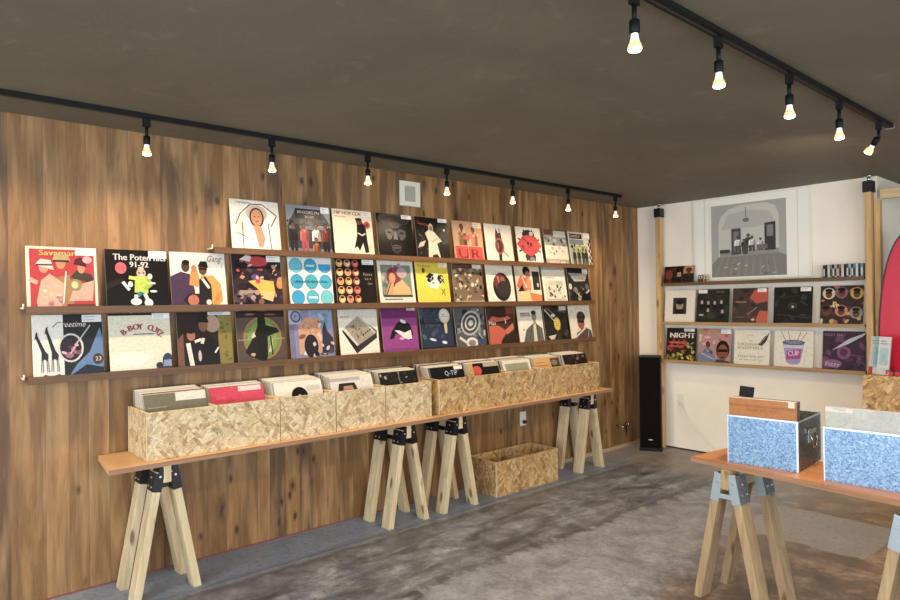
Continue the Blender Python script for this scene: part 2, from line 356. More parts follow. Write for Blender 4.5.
# ---------------------------------------------------------------- printed art: flat coloured shapes laid over one another
_txt = {}
def glyphs(s):
    if s not in _txt:
        cu = bpy.data.curves.new('t', 'FONT'); cu.body = s; cu.resolution_u = 2
        o = bpy.data.objects.new('t', cu); C.objects.link(o)
        dg = bpy.context.evaluated_depsgraph_get(); me = o.evaluated_get(dg).to_mesh()
        vs = [(v.co.x, v.co.y) for v in me.vertices]; fs = [tuple(p.vertices) for p in me.polygons]
        o.evaluated_get(dg).to_mesh_clear(); bpy.data.objects.remove(o); bpy.data.curves.remove(cu)
        xs = [v[0] for v in vs]; x0 = min(xs); x1 = max(xs)
        _txt[s] = ([(x-x0, y) for x, y in vs], fs, x1-x0)
    return _txt[s]
class Art:
    """a print w by h metres; coordinates run 0..1 from the lower left"""
    def __init__(a, w, h, bg): a.w = w; a.h = h; a.L = []; a.bg = bg; a.P([(0, 0), (1, 0), (1, 1), (0, 1)], bg)
    def P(a, pts, c):
        def clip(ps, ax, lim, sg):
            out = []
            for i in range(len(ps)):
                p, q = ps[i-1], ps[i]; pi = sg*(p[ax]-lim) <= 0; qi = sg*(q[ax]-lim) <= 0
                if pi != qi:
                    t = (lim-p[ax])/(q[ax]-p[ax]); out.append((p[0]+t*(q[0]-p[0]), p[1]+t*(q[1]-p[1])))
                if qi: out.append(q)
            return out
        ps = list(pts)
        for ax, lim, sg in ((0, 0, -1), (0, 1, 1), (1, 0, -1), (1, 1, 1)):
            if ps: ps = clip(ps, ax, lim, sg)
        if len(ps) > 2: a.L.append(([ps], c))
        return a
    def R(a, x0, y0, x1, y1, c): return a.P([(x0, y0), (x1, y0), (x1, y1), (x0, y1)], c)
    def E(a, x, y, rx, ry, c, rot=0, n=20):
        k, s = math.cos(R(rot)), math.sin(R(rot))
        return a.P([(x+rx*math.cos(t)*k-ry*math.sin(t)*s, y+rx*math.cos(t)*s+ry*math.sin(t)*k) for t in [2*PI*i/n for i in range(n)]], c)
    def O(a, x, y, rx, ry, th, c, fill=None):
        a.E(x, y, rx, ry, c); return a.E(x, y, rx-th, ry-th, fill) if fill else a
    def Ln(a, pts, w, c):
        for (x0, y0), (x1, y1) in zip(pts, pts[1:]):
            d = math.hypot(x1-x0, y1-y0) or 1; nx, ny = -(y1-y0)/d*w/2, (x1-x0)/d*w/2
            a.P([(x0+nx, y0+ny), (x1+nx, y1+ny), (x1-nx, y1-ny), (x0-nx, y0-ny)], c)
        return a
    def T(a, s, x, y, h, c, w=None, rot=0, bold=0.0, shear=0.0):
        vs, fs, tw = glyphs(s); sy = h/0.72; sx = (w/tw) if w else sy
        k, q = math.cos(R(rot)), math.sin(R(rot)); polys = []
        for ox in ((0, bold) if bold else (0,)):
            pv = []
            for vx, vy in vs:
                u = vx*sx+ox+shear*vy*sy; v = vy*sy; pv.append((x+u*k-v*q, y+u*q+v*k))
            for f in fs: polys.append([pv[i] for i in f])
        a.L.append((polys, c)); return a
    def arch(a, s, cx, cy, r, a0, a1, h, c, bold=0.0):
        for i, ch in enumerate(s):
            if ch == ' ': continue
            t = a0+(a1-a0)*i/max(1, len(s)-1)
            a.T(ch, cx+r*math.cos(R(t))-h*0.35, cy+r*math.sin(R(t))*0.55, h, c, rot=(t-90)*0.5, bold=bold)
        return a
    def noise(a, n, cols, seed, x0=0, y0=0, x1=1, y1=1, s=0.05):
        r = random.Random(seed)
        for _ in range(n):
            a.E(r.uniform(x0, x1), r.uniform(y0, y1), s*r.uniform(0.3, 1.3), s*r.uniform(0.3, 1.1), r.choice(cols), r.uniform(0, 180), r.choice((4, 6, 9)))
        return a
    def lines(a, x0, y0, x1, y1, n, c, th=0.008, seed=1):
        r = random.Random(seed)
        for i in range(n):
            y = y1-(y1-y0)*(i+0.5)/n
            a.R(x0, y-th/2, x0+(x1-x0)*r.uniform(0.6, 1), y+th/2, c)
        return a
    def man(a, x, y, s, top, skin, hair='17110e', legs=None, hat=None, shades=False, arm=None, lean=0.0):
        """a figure from the waist (or feet, with legs) up; s is its height"""
        if legs:
            a.P([(x-0.12*s, y), (x-0.02*s, y), (x+0.0*s, y+0.42*s), (x-0.13*s, y+0.42*s)], legs).P([(x+0.03*s, y), (x+0.12*s, y), (x+0.13*s, y+0.42*s), (x-0.01*s, y+0.42*s)], legs)
            y += 0.38*s; s *= 0.62
        hx = x+lean*s
        a.P([(x-0.27*s, y), (x+0.27*s, y), (hx+0.25*s, y+0.5*s), (hx+0.17*s, y+0.60*s), (hx+0.06*s, y+0.64*s), (hx-0.06*s, y+0.64*s), (hx-0.17*s, y+0.60*s), (hx-0.25*s, y+0.5*s)], top)
        if arm: a.Ln([(hx-0.2*s, y+0.5*s), (x-0.30*s, y+0.25*s), (x+0.02*s, y+0.2*s)], 0.10*s, arm).Ln([(hx+0.2*s, y+0.5*s), (x+0.30*s, y+0.25*s), (x+0.0*s, y+0.27*s)], 0.10*s, arm)
        def tone(h, k):
            h = ''.join(q_*2 for q_ in h) if len(h) == 3 else h
            return ''.join('%02x' % max(0, min(255, int(int(h[i_:i_+2], 16)*k+ (k > 1)*14))) for i_ in (0, 2, 4))
        a.P([(x+0.05*s, y), (x+0.27*s, y), (hx+0.25*s, y+0.5*s), (hx+0.17*s, y+0.60*s), (hx+0.10*s, y+0.4*s)], tone(top, 0.72))
        a.P([(x-0.27*s, y), (x-0.20*s, y), (hx-0.16*s, y+0.46*s), (hx-0.25*s, y+0.5*s)], tone(top, 1.25))
        a.Ln([(x-0.15*s, y), (hx-0.14*s, y+0.4*s)], 0.012*s, tone(top, 0.5)).Ln([(x+0.16*s, y), (hx+0.14*s, y+0.4*s)], 0.012*s, tone(top, 0.5)).Ln([(x, y), (hx, y+0.5*s)], 0.01*s, tone(top, 0.45))
        a.P([(hx-0.08*s, y+0.63*s), (hx+0.08*s, y+0.63*s), (hx, y+0.44*s)], tone(top, 1.5))
        a.R(hx-0.05*s, y+0.58*s, hx+0.05*s, y+0.72*s, skin)
        a.E(hx, y+0.84*s, 0.115*s, 0.15*s, hair, n=16).E(hx, y+0.80*s, 0.095*s, 0.125*s, skin, n=16).P([(hx+0.02*s, y+0.70*s), (hx+0.08*s, y+0.74*s), (hx+0.09*s, y+0.86*s), (hx+0.04*s, y+0.88*s)], tone(skin, 0.75))
        if hat: a.P([(hx-0.14*s, y+0.86*s), (hx+0.14*s, y+0.86*s), (hx+0.10*s, y+1.0*s), (hx-0.10*s, y+1.0*s)], hat).R(hx-0.17*s, y+0.85*s, hx+0.15*s, y+0.88*s, hat)
        ec = '0a0a0a'
        if shades: a.R(hx-0.085*s, y+0.80*s, hx-0.01*s, y+0.845*s, ec).R(hx+0.01*s, y+0.80*s, hx+0.085*s, y+0.845*s, ec)
        elif s > 0.35: a.E(hx-0.04*s, y+0.82*s, 0.016*s, 0.01*s, ec, n=6).E(hx+0.04*s, y+0.82*s, 0.016*s, 0.01*s, ec, n=6)
        if s > 0.35: a.E(hx, y+0.735*s, 0.03*s, 0.009*s, '6e2d25', n=8)
        return a
    def face(a, x, y, s, skin, hair, dark='2a1a14', shade=None):
        """a head filling s of the print's height"""
        a.E(x, y+0.06*s, 0.40*s, 0.50*s, hair).E(x, y-0.02*s, 0.33*s, 0.45*s, skin)
        if shade: a.P([(x+0.05*s, y+0.4*s), (x+0.3*s, y+0.2*s), (x+0.3*s, y-0.2*s), (x+0.1*s, y-0.44*s), (x+0.06*s, y-0.1*s)], shade)
        for q in (-1, 1): a.E(x+q*0.13*s, y+0.06*s, 0.065*s, 0.03*s, dark).Ln([(x+q*0.05*s, y+0.12*s), (x+q*0.22*s, y+0.14*s)], 0.03*s, dark)
        a.P([(x-0.03*s, y+0.05*s), (x+0.03*s, y+0.05*s), (x+0.07*s, y-0.12*s), (x-0.07*s, y-0.12*s)], dark if not shade else shade).E(x, y-0.24*s, 0.11*s, 0.035*s, dark)
        return a
    def emit(a, bm, layer, y, base=(0, 0), mat=0):
        st = 0.00006
        for i, (polys, c) in enumerate(a.L):
            col = srgb(c)
            for ps in polys:
                try: f = bm.faces.new([bm.verts.new(((u-0.5)*a.w+base[0], y-st*i, v*a.h+base[1])) for u, v in ps])
                except ValueError: continue
                f.material_index = mat; f.normal_update()
                if f.normal.y > 0: f.normal_flip()
                for l in f.loops: l[layer] = col

SL = 0.306                                          # an LP sleeve
def sleeve(name, art, label, loc, rz, lean, edge='b9b2a0', sticker=None, w=SL, h=SL, t=0.005, mat='print', cat='record', group=None):
    bm = bmesh.new(); ly = bm.loops.layers.float_color.new('Col')
    box(bm, -w/2, -t/2, 0, w/2, t/2, h)
    ec = srgb(edge)
    bmesh.ops.recalc_face_normals(bm, faces=bm.faces)
    for f in bm.faces:
        for l in f.loops: l[ly] = ec
    if art: art.emit(bm, ly, -t/2-0.0003)
    o = obj(name, bm, M[mat], norm=False); o.location = loc; o.rotation_euler = (-lean, 0, rz)
    tag(o, label, cat, group)
    if sticker:
        x0, y0, x1, y1, c = sticker
        s = Art(w, h, 'ffffff'); s.L = []; s.R(x0, y0, x1, y1, c).lines(x0+0.02, y0+0.01, x1-0.02, y1-0.01, 2, '8d8a86', 0.012, 4)
        bm = bmesh.new(); ly = bm.loops.layers.float_color.new('Col'); s.emit(bm, ly, -t/2-0.0058)
        r = bmesh.ops.extrude_face_region(bm, geom=bm.faces[:1]); 
        for v in [g for g in r['geom'] if isinstance(g, bmesh.types.BMVert)]: v.co.y += 0.0006
        q = obj('price_sticker', bm, M['matteprint'], o, norm=False)
    return o
ST = (0.70, 0.905, 0.985, 0.995, 'e9e6df')
def A(bg): return Art(SL, SL, bg)
SK, SK2 = '7d4f33', 'a8734f'
GR = ['1a1a1a', '3a3a3a', '6b6b6b', 'a5a5a5', 'd8d8d8']

# --- row 1 (upper left shelf) ---
T1 = []
a = A('e9e3d6').P([(0, 0), (0.16, 0.75), (0.4, 0.98), (0.7, 0.98), (0.95, 0.7), (0.86, 0)], 'f3efe6').Ln([(0.1, 0.5), (0.2, 0.72), (0.42, 0.92), (0.66, 0.93), (0.95, 0.72), (0.82, 0.5)], 0.022, '4b443c').P([(0.05, 0.35), (0.25, 0.78), (0.3, 0.3), (0.1, 0.28)], 'dcd5c8')
a.E(0.53, 0.74, 0.22, 0.17, 'c9b9a6').E(0.53, 0.66, 0.15, 0.2, '4f3323').E(0.53, 0.66, 0.115, 0.165, 'c58d6b').E(0.49, 0.68, 0.02, 0.01, '2b1a12').E(0.57, 0.68, 0.02, 0.01, '2b1a12').E(0.53, 0.585, 0.035, 0.014, '9b3b30').P([(0.45, 0.5), (0.61, 0.5), (0.72, 0.1), (0.45, 0.05)], 'c58d6b').P([(0.16, 0), (0.45, 0.48), (0.5, 0.28), (0.55, 0)], 'f4f0e8').P([(0.9, 0), (0.63, 0.5), (0.68, 0.25), (0.6, 0)], 'f4f0e8').Ln([(0.23, 0), (0.23, 0.55)], 0.018, '4d463e').Ln([(0.8, 0), (0.76, 0.55)], 0.02, '4d463e').Ln([(0.1, 0.35), (0.45, 0.2)], 0.015, '6a6055').T('THE BAKERS', 0.12, 0.92, 0.04, '2b2622')
T1.append((231.7, 281.6, a, None, 'white sleeve of a woman in a wide pale hat'))
a = A('77808c').R(0, 0.55, 1, 1, '8f949b').P([(0, 0.55), (0.2, 0.9), (0.85, 0.84), (1, 0.6)], '454a52').R(0.2, 0.72, 0.8, 0.93, '15151a').T('BROOKLYN', 0.25, 0.83, 0.06, 'c9c9cf', w=0.5).T('BLUES', 0.42, 0.74, 0.05, 'b8b8c0', w=0.2).R(0, 0.1, 1, 0.5, '3d4148').noise(30, ['2b2e35', '5c5f66', '1d1f24'], 3, 0, 0.4, 1, 0.7, 0.05)
for x, c in ((0.12, '15151a'), (0.37, 'b54a45'), (0.64, 'd9d2c4'), (0.86, '6b2a26')): a.man(x, 0.02, 0.62, c, SK, legs='23252c' if c != 'b54a45' else 'a8423d')
a.man(0.62, 0.0, 0.34, '8c4c2c', SK)
T1.append((288.4, 333, a, (0.78, 0.86, 0.98, 0.99, 'd5dae0'), 'grey street-scene sleeve with four standing figures, one in red'))
a = A('efe2c2').T('HIP HOP CLA', 0.05, 0.89, 0.075, 'c32a22', w=0.66, bold=0.008).T('FRESH VINYL', 0.06, 0.82, 0.035, '453024').lines(0.08, 0.12, 0.38, 0.66, 6, 'b7a789', 0.008, 5).E(0.86, 0.69, 0.085, 0.085, 'cc3b3c').E(0.86, 0.69, 0.04, 0.04, '7b1c20').R(0.80, 0.14, 0.94, 0.24, 'd8c9a6')
a.P([(0.48, 0.14), (0.58, 0.44), (0.60, 0.72), (0.72, 0.76), (0.82, 0.66), (0.84, 0.3), (0.86, 0.08), (0.76, 0.06), (0.72, 0.28), (0.62, 0.1), (0.56, 0.2)], '14100f').E(0.66, 0.76, 0.08, 0.08, '6f452f').R(0.57, 0.78, 0.73, 0.83, '14100f').Ln([(0.60, 0.5), (0.72, 0.45), (0.8, 0.5)], 0.03, 'dcd3c4')
T1.append((334, 375.6, a, (0.74, 0.88, 0.98, 0.99, 'e6dfd2'), 'cream sleeve lettered in red with a figure in black'))
a = A('0e0d0d').E(0.5, 0.9, 0.44, 0.16, '4b4a48').E(0.5, 0.86, 0.4, 0.1, '262524').E(0.5, 0.47, 0.33, 0.44, '151414').P([(0.22, 0.62), (0.36, 0.68), (0.46, 0.6), (0.44, 0.5), (0.3, 0.42), (0.24, 0.5)], '63605d').P([(0.78, 0.62), (0.64, 0.68), (0.54, 0.6), (0.56, 0.5), (0.72, 0.42), (0.8, 0.5)], '524f4c').E(0.33, 0.57, 0.06, 0.022, '0a0a0a').E(0.68, 0.57, 0.06, 0.022, '0a0a0a').Ln([(0.23, 0.66), (0.42, 0.68)], 0.025, '0c0c0c').Ln([(0.58, 0.68), (0.79, 0.66)], 0.025, '0c0c0c').P([(0.47, 0.6), (0.53, 0.6), (0.57, 0.38), (0.43, 0.38)], '7c7976').P([(0.34, 0.76), (0.66, 0.76), (0.6, 0.68), (0.4, 0.68)], '4e4b49').E(0.33, 0.46, 0.07, 0.06, '6e6b68').E(0.67, 0.46, 0.06, 0.06, '5c5956').E(0.5, 0.385, 0.09, 0.03, '222').E(0.5, 0.24, 0.13, 0.05, '56504e').Ln([(0.38, 0.245), (0.62, 0.245)], 0.012, '141414').P([(0.34, 0.4), (0.4, 0.2), (0.5, 0.12), (0.62, 0.2), (0.68, 0.42), (0.62, 0.16), (0.5, 0.08), (0.38, 0.16)], '4c4947').E(0.5, 0.77, 0.2, 0.04, '3e3c3a')
T1.append((378.5, 415, a, ST, 'black sleeve filled by a moody close-up face'))
a = A('1b1a18').T('Sauce', 0.06, 0.83, 0.09, 'a9332a', w=0.34, rot=-8).noise(14, ['2c2b27', '3a3832', '55504a'], 8, 0, 0.1, 1, 0.7, 0.07).P([(0.32, 0.0), (0.36, 0.42), (0.28, 0.62), (0.42, 0.72), (0.56, 0.66), (0.78, 0.44), (0.62, 0.38), (0.70, 0.0)], 'd9ccb4').E(0.47, 0.76, 0.07, 0.1, 'c6b79d').E(0.47, 0.74, 0.05, 0.06, '8a6245').P([(0.42, 0.0), (0.68, 0.0), (0.6, 0.12), (0.46, 0.1)], '24211e').P([(0.02, 0.25), (0.2, 0.3), (0.28, 0.44), (0.1, 0.38)], 'bdb6a8').E(0.88, 0.72, 0.03, 0.03, 'd8d2c4').P([(0.3, 0.62), (0.44, 0.44), (0.72, 0.52), (0.46, 0.38)], 'b5a68b')
T1.append((417.5, 450.4, a, ST, 'black sleeve with a pale-dressed figure and small red lettering'))
a = A('cf9a6c').R(0.04, 0.03, 0.96, 0.36, 'd1342c').T('UR', 0.12, 0.06, 0.25, 'a3231f', w=0.75, bold=0.02).R(0.46, 0.03, 0.48, 0.36, 'cf9a6c').R(0.04, 0.37, 0.96, 0.40, 'd9b48c').man(0.3, 0.38, 0.56, '8a6242', '5f3d28').man(0.68, 0.38, 0.5, 'c77c5c', '7d4f33').P([(0.28, 0.55), (0.44, 0.66), (0.6, 0.6), (0.5, 0.5)], 'c65b45').noise(10, ['b9825a', 'dfb489'], 2, 0.05, 0.5, 0.95, 0.95, 0.04)
T1.append((454.3, 485.4, a, (0.68, 0.84, 0.97, 0.98, 'dfc8ac'), 'tan sleeve of two figures above big red block letters'))
a = A('efe4cc').P([(0.44, 0), (0.44, 0.25), (0.36, 0.45), (0.38, 0.72), (0.42, 0.9), (0.5, 0.76), (0.58, 0.9), (0.6, 0.7), (0.64, 0.45), (0.56, 0.2), (0.54, 0)], '2a1a18').E(0.5, 0.42, 0.17, 0.22, 'b3282e').E(0.5, 0.43, 0.12, 0.17, '2c1818').Ln([(0.58, 0.32), (0.8, 0.15)], 0.035, 'b3282e').E(0.55, 0.84, 0.05, 0.06, 'bcae9c').E(0.12, 0.45, 0.012, 0.012, '8a7d68').E(0.85, 0.45, 0.02, 0.008, '8a7d68').E(0.45, 0.42, 0.035, 0.1, '8a5a44')
T1.append((486.2, 515, a, None, 'cream sleeve with a thin dark figure ringed in red'))
a = A('efe6cf')
for i in range(8): a.Ln([(0.5, 0.5), (0.5+0.47*math.cos(i*PI/4+0.4), 0.5+0.47*math.sin(i*PI/4+0.4))], 0.05, '2b3029')
a.E(0.5, 0.8, 0.25, 0.13, '2e352e').E(0.5, 0.18, 0.22, 0.12, '3b3236').E(0.62, 0.83, 0.08, 0.06, 'c9cdbf').P([(0.0, 0.52), (0.25, 0.74), (0.5, 0.8), (0.78, 0.74), (1.0, 0.5), (0.75, 0.28), (0.5, 0.2), (0.25, 0.28)], 'c92430').noise(16, ['a8161f', 'dd4048', '8e141c'], 9, 0.2, 0.32, 0.8, 0.7, 0.06).E(0.45, 0.56, 0.05, 0.04, '3a0d10').E(0.56, 0.52, 0.04, 0.05, '3a0d10').E(0.55, 0.12, 0.1, 0.06, '8c7f88')
T1.append((517, 544.6, a, None, 'cream sleeve with a large red flower-like emblem'))
a = A('b9b2a2').R(0, 0.82, 1, 1, '6e3a30').T('SOUL', 0.05, 0.88, 0.07, '3a1a16').R(0, 0.56, 1, 0.84, '8b8c88').noise(16, ['3c3e3e', '5f6261', 'b8bab4'], 11, 0, 0.56, 1, 0.8, 0.07).R(0, 0.16, 1, 0.54, 'e2d8c4').noise(10, ['8c8270', 'a89c88', 'c9a69a'], 12, 0.1, 0.2, 0.9, 0.5, 0.05).R(0, 0, 1, 0.14, 'a89a84').T('WEST 84', 0.1, 0.03, 0.08, 'efe8d8', w=0.7).R(0.42, 0.8, 0.95, 0.98, 'bfc6be')
T1.append((546, 569.6, a, None, 'banded grey and cream sleeve in three strips'))
a = A('d5cfbd').R(0.05, 0.80, 0.65, 0.95, '28211f').T('DAISY', 0.07, 0.84, 0.08, 'd8d0c0', w=0.5).R(0.03, 0.62, 0.7, 0.78, '7c7f86').R(0.03, 0.0, 0.85, 0.6, 'a3a87e').noise(14, ['c8d060', '5b5f50', '2c2e2a', '8f9c4f'], 14, 0.05, 0.42, 0.85, 0.62, 0.06)
for x in (0.2, 0.4, 0.6, 0.75): a.man(x, 0.02, 0.5, '2a2a30', '6d4630', legs='3c3c44')
for i in range(8): a.R(0.88+(i % 2)*0.06, 0.1*i, 0.94+(i % 2)*0.06, 0.1*i+0.1, '1e1c1b')
T1.append((571, 592, a, (0.72, 0.84, 1.0, 0.98, 'e8e2d6'), 'group-photo sleeve with a checked right edge'))

# --- row 2 (middle left shelf) ---
T2 = []
a = A('ecdcc3').R(0.05, 0.0, 0.96, 0.96, 'b81f28').T('Savaman', 0.18, 0.86, 0.09, 'cfd36a', w=0.52, bold=0.006)
a.P([(0.36, 0.0), (0.42, 0.5), (0.6, 0.55), (0.66, 0.0)], 'a77b4e').E(0.48, 0.75, 0.07, 0.11, 'c08a63').P([(0.36, 0.77), (0.62, 0.77), (0.58, 0.88), (0.4, 0.88)], 'b5a16b').R(0.37, 0.755, 0.60, 0.785, '3a2a22')
a.P([(0.13, 0.1), (0.2, 0.45), (0.32, 0.56), (0.52, 0.4), (0.46, 0.0), (0.16, 0.0)], 'd9a98d').E(0.24, 0.66, 0.065, 0.09, 'c98f70').P([(0.12, 0.70), (0.38, 0.62), (0.34, 0.78), (0.2, 0.8)], 'd8ccc0').R(0.13, 0.69, 0.36, 0.715, '4a3432').P([(0.02, 0.44), (0.14, 0.38), (0.16, 0.44), (0.06, 0.5)], 'd9a98d').Ln([(0.55, 0.6), (0.5, 0.1), (0.46, 0.0)], 0.02, 'efe2d2').noise(10, ['efc6b4', 'c77f6c', 'b56f80'], 21, 0.2, 0.02, 0.5, 0.4, 0.04)
a.P([(0.6, 0.5), (0.7, 0.62), (0.92, 0.56), (0.96, 0.4)], '474038').E(0.77, 0.66, 0.055, 0.09, 'c08a63').P([(0.66, 0.72), (0.84, 0.68), (0.86, 0.78), (0.76, 0.84), (0.68, 0.8)], '5b1a2a').P([(0.58, 0.12), (0.66, 0.36), (0.95, 0.46), (0.92, 0.12)], 'd7a48c').E(0.68, 0.38, 0.09, 0.1, '8f8a5a').E(0.67, 0.38, 0.05, 0.06, 'cfc98c').R(0.55, 0.0, 0.96, 0.07, '7c2a26').E(0.86, 0.8, 0.07, 0.06, 'dba6a8')
T2.append((27, 97.5, a, (0.69, 0.87, 0.99, 0.99, 'eceadf'), 'red sleeve with three uniformed figures, leftmost on the middle shelf'))
a = A('17120f').T('The Poten hits', 0.12, 0.82, 0.11, 'f2ece4', w=0.85, bold=0.008).T('91-92', 0.38, 0.70, 0.10, 'f2ece4', w=0.30, bold=0.008).E(0.24, 0.68, 0.09, 0.10, 'd9505a').T('HITS', 0.18, 0.66, 0.04, 'b03a44').P([(0, 0.3), (0.3, 0.45), (0.25, 0.5), (0, 0.42)], '2b2420')
a.P([(0.44, 0.26), (0.66, 0.24), (0.68, 0.52), (0.58, 0.58), (0.46, 0.54)], 'b6cf3e').Ln([(0.48, 0.5), (0.36, 0.52)], 0.06, 'c7dd58').Ln([(0.66, 0.5), (0.72, 0.4), (0.60, 0.32)], 0.06, '9fb93a').Ln([(0.66, 0.42), (0.74, 0.42)], 0.03, 'e8e4d8').P([(0.42, 0.16), (0.52, 0.28), (0.58, 0.26), (0.52, 0.18)], '2a7f93').E(0.56, 0.60, 0.075, 0.08, 'd9a98a').E(0.56, 0.68, 0.05, 0.03, 'c9c2b4').E(0.53, 0.6, 0.015, 0.015, '241a16').E(0.60, 0.6, 0.015, 0.015, '241a16').E(0.57, 0.56, 0.03, 0.012, 'f4efe6').Ln([(0.36, 0.3), (0.26, 0.44)], 0.05, 'eae6df').E(0.38, 0.4, 0.04, 0.05, 'eae6df').E(0.46, 0.1, 0.09, 0.06, 'f2efe9').E(0.66, 0.08, 0.07, 0.07, 'f2efe9').Ln([(0.46, 0.22), (0.46, 0.12)], 0.06, 'dfe0e2').Ln([(0.60, 0.24), (0.65, 0.12)], 0.06, 'dfe0e2').E(0.7, 0.54, 0.04, 0.05, 'eae6df').E(0.75, 0.28, 0.06, 0.02, 'eae6df').E(0.74, 0.42, 0.05, 0.02, 'eae6df')
T2.append((105.5, 169.5, a, (0.69, 0.86, 0.99, 0.99, 'efece4'), 'black sleeve with white title and a small lime cartoon dancer'))
a = A('efe9da').T('Gang', 0.66, 0.84, 0.12, '3a332c', w=0.26, shear=0.3).Ln([(0.94, 0.8), (0.93, 0.4)], 0.008, 'a59c8c')
a.P([(0.0, 0.0), (0.0, 0.55), (0.18, 0.64), (0.34, 0.6), (0.42, 0.3), (0.4, 0.0)], '4d3550').E(0.27, 0.74, 0.075, 0.11, '5c3a28').E(0.28, 0.81, 0.07, 0.05, '1c1512').P([(0.32, 0.4), (0.36, 0.66), (0.44, 0.74), (0.48, 0.66), (0.52, 0.48), (0.48, 0.36)], 'e58a2c').E(0.42, 0.7, 0.05, 0.07, 'b8774c').P([(0.5, 0.0), (0.5, 0.4), (0.54, 0.58), (0.76, 0.58), (0.9, 0.42), (0.92, 0.1), (0.8, 0.0)], 'e89a30').E(0.58, 0.70, 0.08, 0.12, '6b4229').P([(0.49, 0.74), (0.68, 0.72), (0.66, 0.84), (0.54, 0.84)], '1c1614').R(0.52, 0.68, 0.66, 0.72, '17110f').P([(0.48, 0.0), (0.5, 0.5), (0.62, 0.56), (0.72, 0.4), (0.72, 0.0)], '2a2324').P([(0.2, 0.12), (0.3, 0.24), (0.52, 0.24), (0.5, 0.04), (0.3, 0.02)], '2c2020').E(0.38, 0.12, 0.1, 0.1, 'bf6a4a').Ln([(0.56, 0.52), (0.68, 0.34)], 0.05, 'e4dfd6').E(0.66, 0.08, 0.05, 0.05, 'e4dfd6').P([(0.84, 0.1), (0.92, 0.3), (0.78, 0.2), (0.76, 0.02)], 'd57f22')
T2.append((170, 228, a, None, 'cream sleeve of two figures, one in an orange jacket'))
a = A('3a2a30').noise(60, ['5d4348', '241b20', '8b5f50', 'c48f70', '4a3a5a', '2d2328'], 31, 0, 0, 1, 1, 0.09).E(0.5, 0.87, 0.24, 0.1, 'c32c30').P([(0.15, 0.9), (0.3, 1), (0.4, 0.96), (0.36, 0.86)], 'e6d3cc').P([(0.3, 0.48), (0.5, 0.52), (0.82, 0.48), (0.84, 0.26), (0.78, 0.1), (0.55, 0.16), (0.5, 0.32)], 'd9b43e').P([(0.55, 0.3), (0.82, 0.26), (0.78, 0.08), (0.56, 0.15)], 'e3c37c').E(0.95, 0.42, 0.07, 0.09, 'd9852c').E(0.45, 0.56, 0.08, 0.06, '5b4a8a').E(0.5, 0.5, 0.05, 0.07, 'c1304a').noise(16, ['c48f70', 'a04038', 'd7c4b4', '2a1f26'], 33, 0.1, 0.55, 0.9, 0.8, 0.05).P([(0.1, 0.22), (0.45, 0.26), (0.45, 0.3), (0.12, 0.3)], 'a8988c').noise(10, ['17121a', 'a79a94'], 35, 0.1, 0.02, 0.6, 0.2, 0.05)
T2.append((233, 283, a, (0.70, 0.87, 0.99, 0.99, 'e9e6df'), 'busy dark crowd-scene sleeve with yellow and red at its centre'))
a = A('eef0ea')
cc = [['5cc2d6', '23a3c9', '0fa3d6'], ['1c9ec4', '2aa9bd', '27a7c8'], ['0d9ccf', '3ab5cc', '67c6d2']]
for r_ in range(3):
    for c_ in range(3):
        x, y = 0.18+0.33*c_, 0.82-0.33*r_; a.E(x, y, 0.148, 0.155, '1b7f9c').E(x, y, 0.138, 0.145, cc[r_][c_])
a.R(0.68, 0.86, 1, 1, 'eef0ea').T('BLUE DOTS', 0.16, 0.465, 0.05, '0f3c4c', w=0.7).R(0.1, 0.475, 0.9, 0.49, '17607a').R(0.41, 0.8, 0.6, 0.84, 'cfe9ee').R(0.42, 0.14, 0.62, 0.18, 'e4f3f5').lines(0.35, 0.31, 0.68, 0.36, 1, 'd98a78', 0.01)
T2.append((288.5, 334.5, a, None, 'white sleeve with nine blue discs in a grid'))
a = A('1c1512')
for r_ in range(5):
    for c_ in range(3):
        x, y = 0.11+0.2*c_, 0.90-0.195*r_; cl = ['d8a24a', 'd99a5a', 'c8483c'][c_]; a.E(x, y, 0.085, 0.085, cl).E(x+0.01, y-0.01, 0.05, 0.055, ['efc978', 'f0d2ae', 'e07a6a'][(c_+r_) % 3]).E(x, y+0.04, 0.05, 0.03, '4a2418')
a.R(0.60, 0, 1, 1, '191512').T('Faces', 0.70, 0.64, 0.06, 'b5aca0', w=0.22).T('Vol. 4', 0.72, 0.54, 0.05, 'b5aca0').T('Live', 0.8, 0.44, 0.05, 'b5aca0')
T2.append((336.5, 377, a, (0.68, 0.88, 0.98, 0.99, 'e9e4da'), 'sleeve with a grid of small orange portraits on black'))
a = A('e9e0cc').R(0.08, 0.18, 0.92, 0.9, '7c8a7c').noise(26, ['4f6b62', '9d8f80', 'b5a49b', '6d8a86', 'c2b2a4'], 41, 0.1, 0.2, 0.9, 0.88, 0.07).E(0.42, 0.62, 0.2, 0.22, '7d2f35').E(0.5, 0.78, 0.1, 0.09, '8f3a4a').P([(0.15, 0.2), (0.3, 0.52), (0.42, 0.5), (0.34, 0.2)], 'd39a5a').P([(0.34, 0.2), (0.46, 0.46), (0.66, 0.56), (0.86, 0.36), (0.88, 0.2)], 'e2ad6a').E(0.38, 0.6, 0.09, 0.12, 'd0936a').Ln([(0.18, 0.2), (0.34, 0.5)], 0.025, '57302a').R(0.1, 0.16, 0.92, 0.21, '3c4636').lines(0.12, 0.08, 0.9, 0.14, 1, '6d6557', 0.025).E(0.66, 0.72, 0.14, 0.12, 'b9a0a4')
T2.append((378.5, 416.2, a, None, 'cream-bordered sleeve with a painted figure in red scarf'))
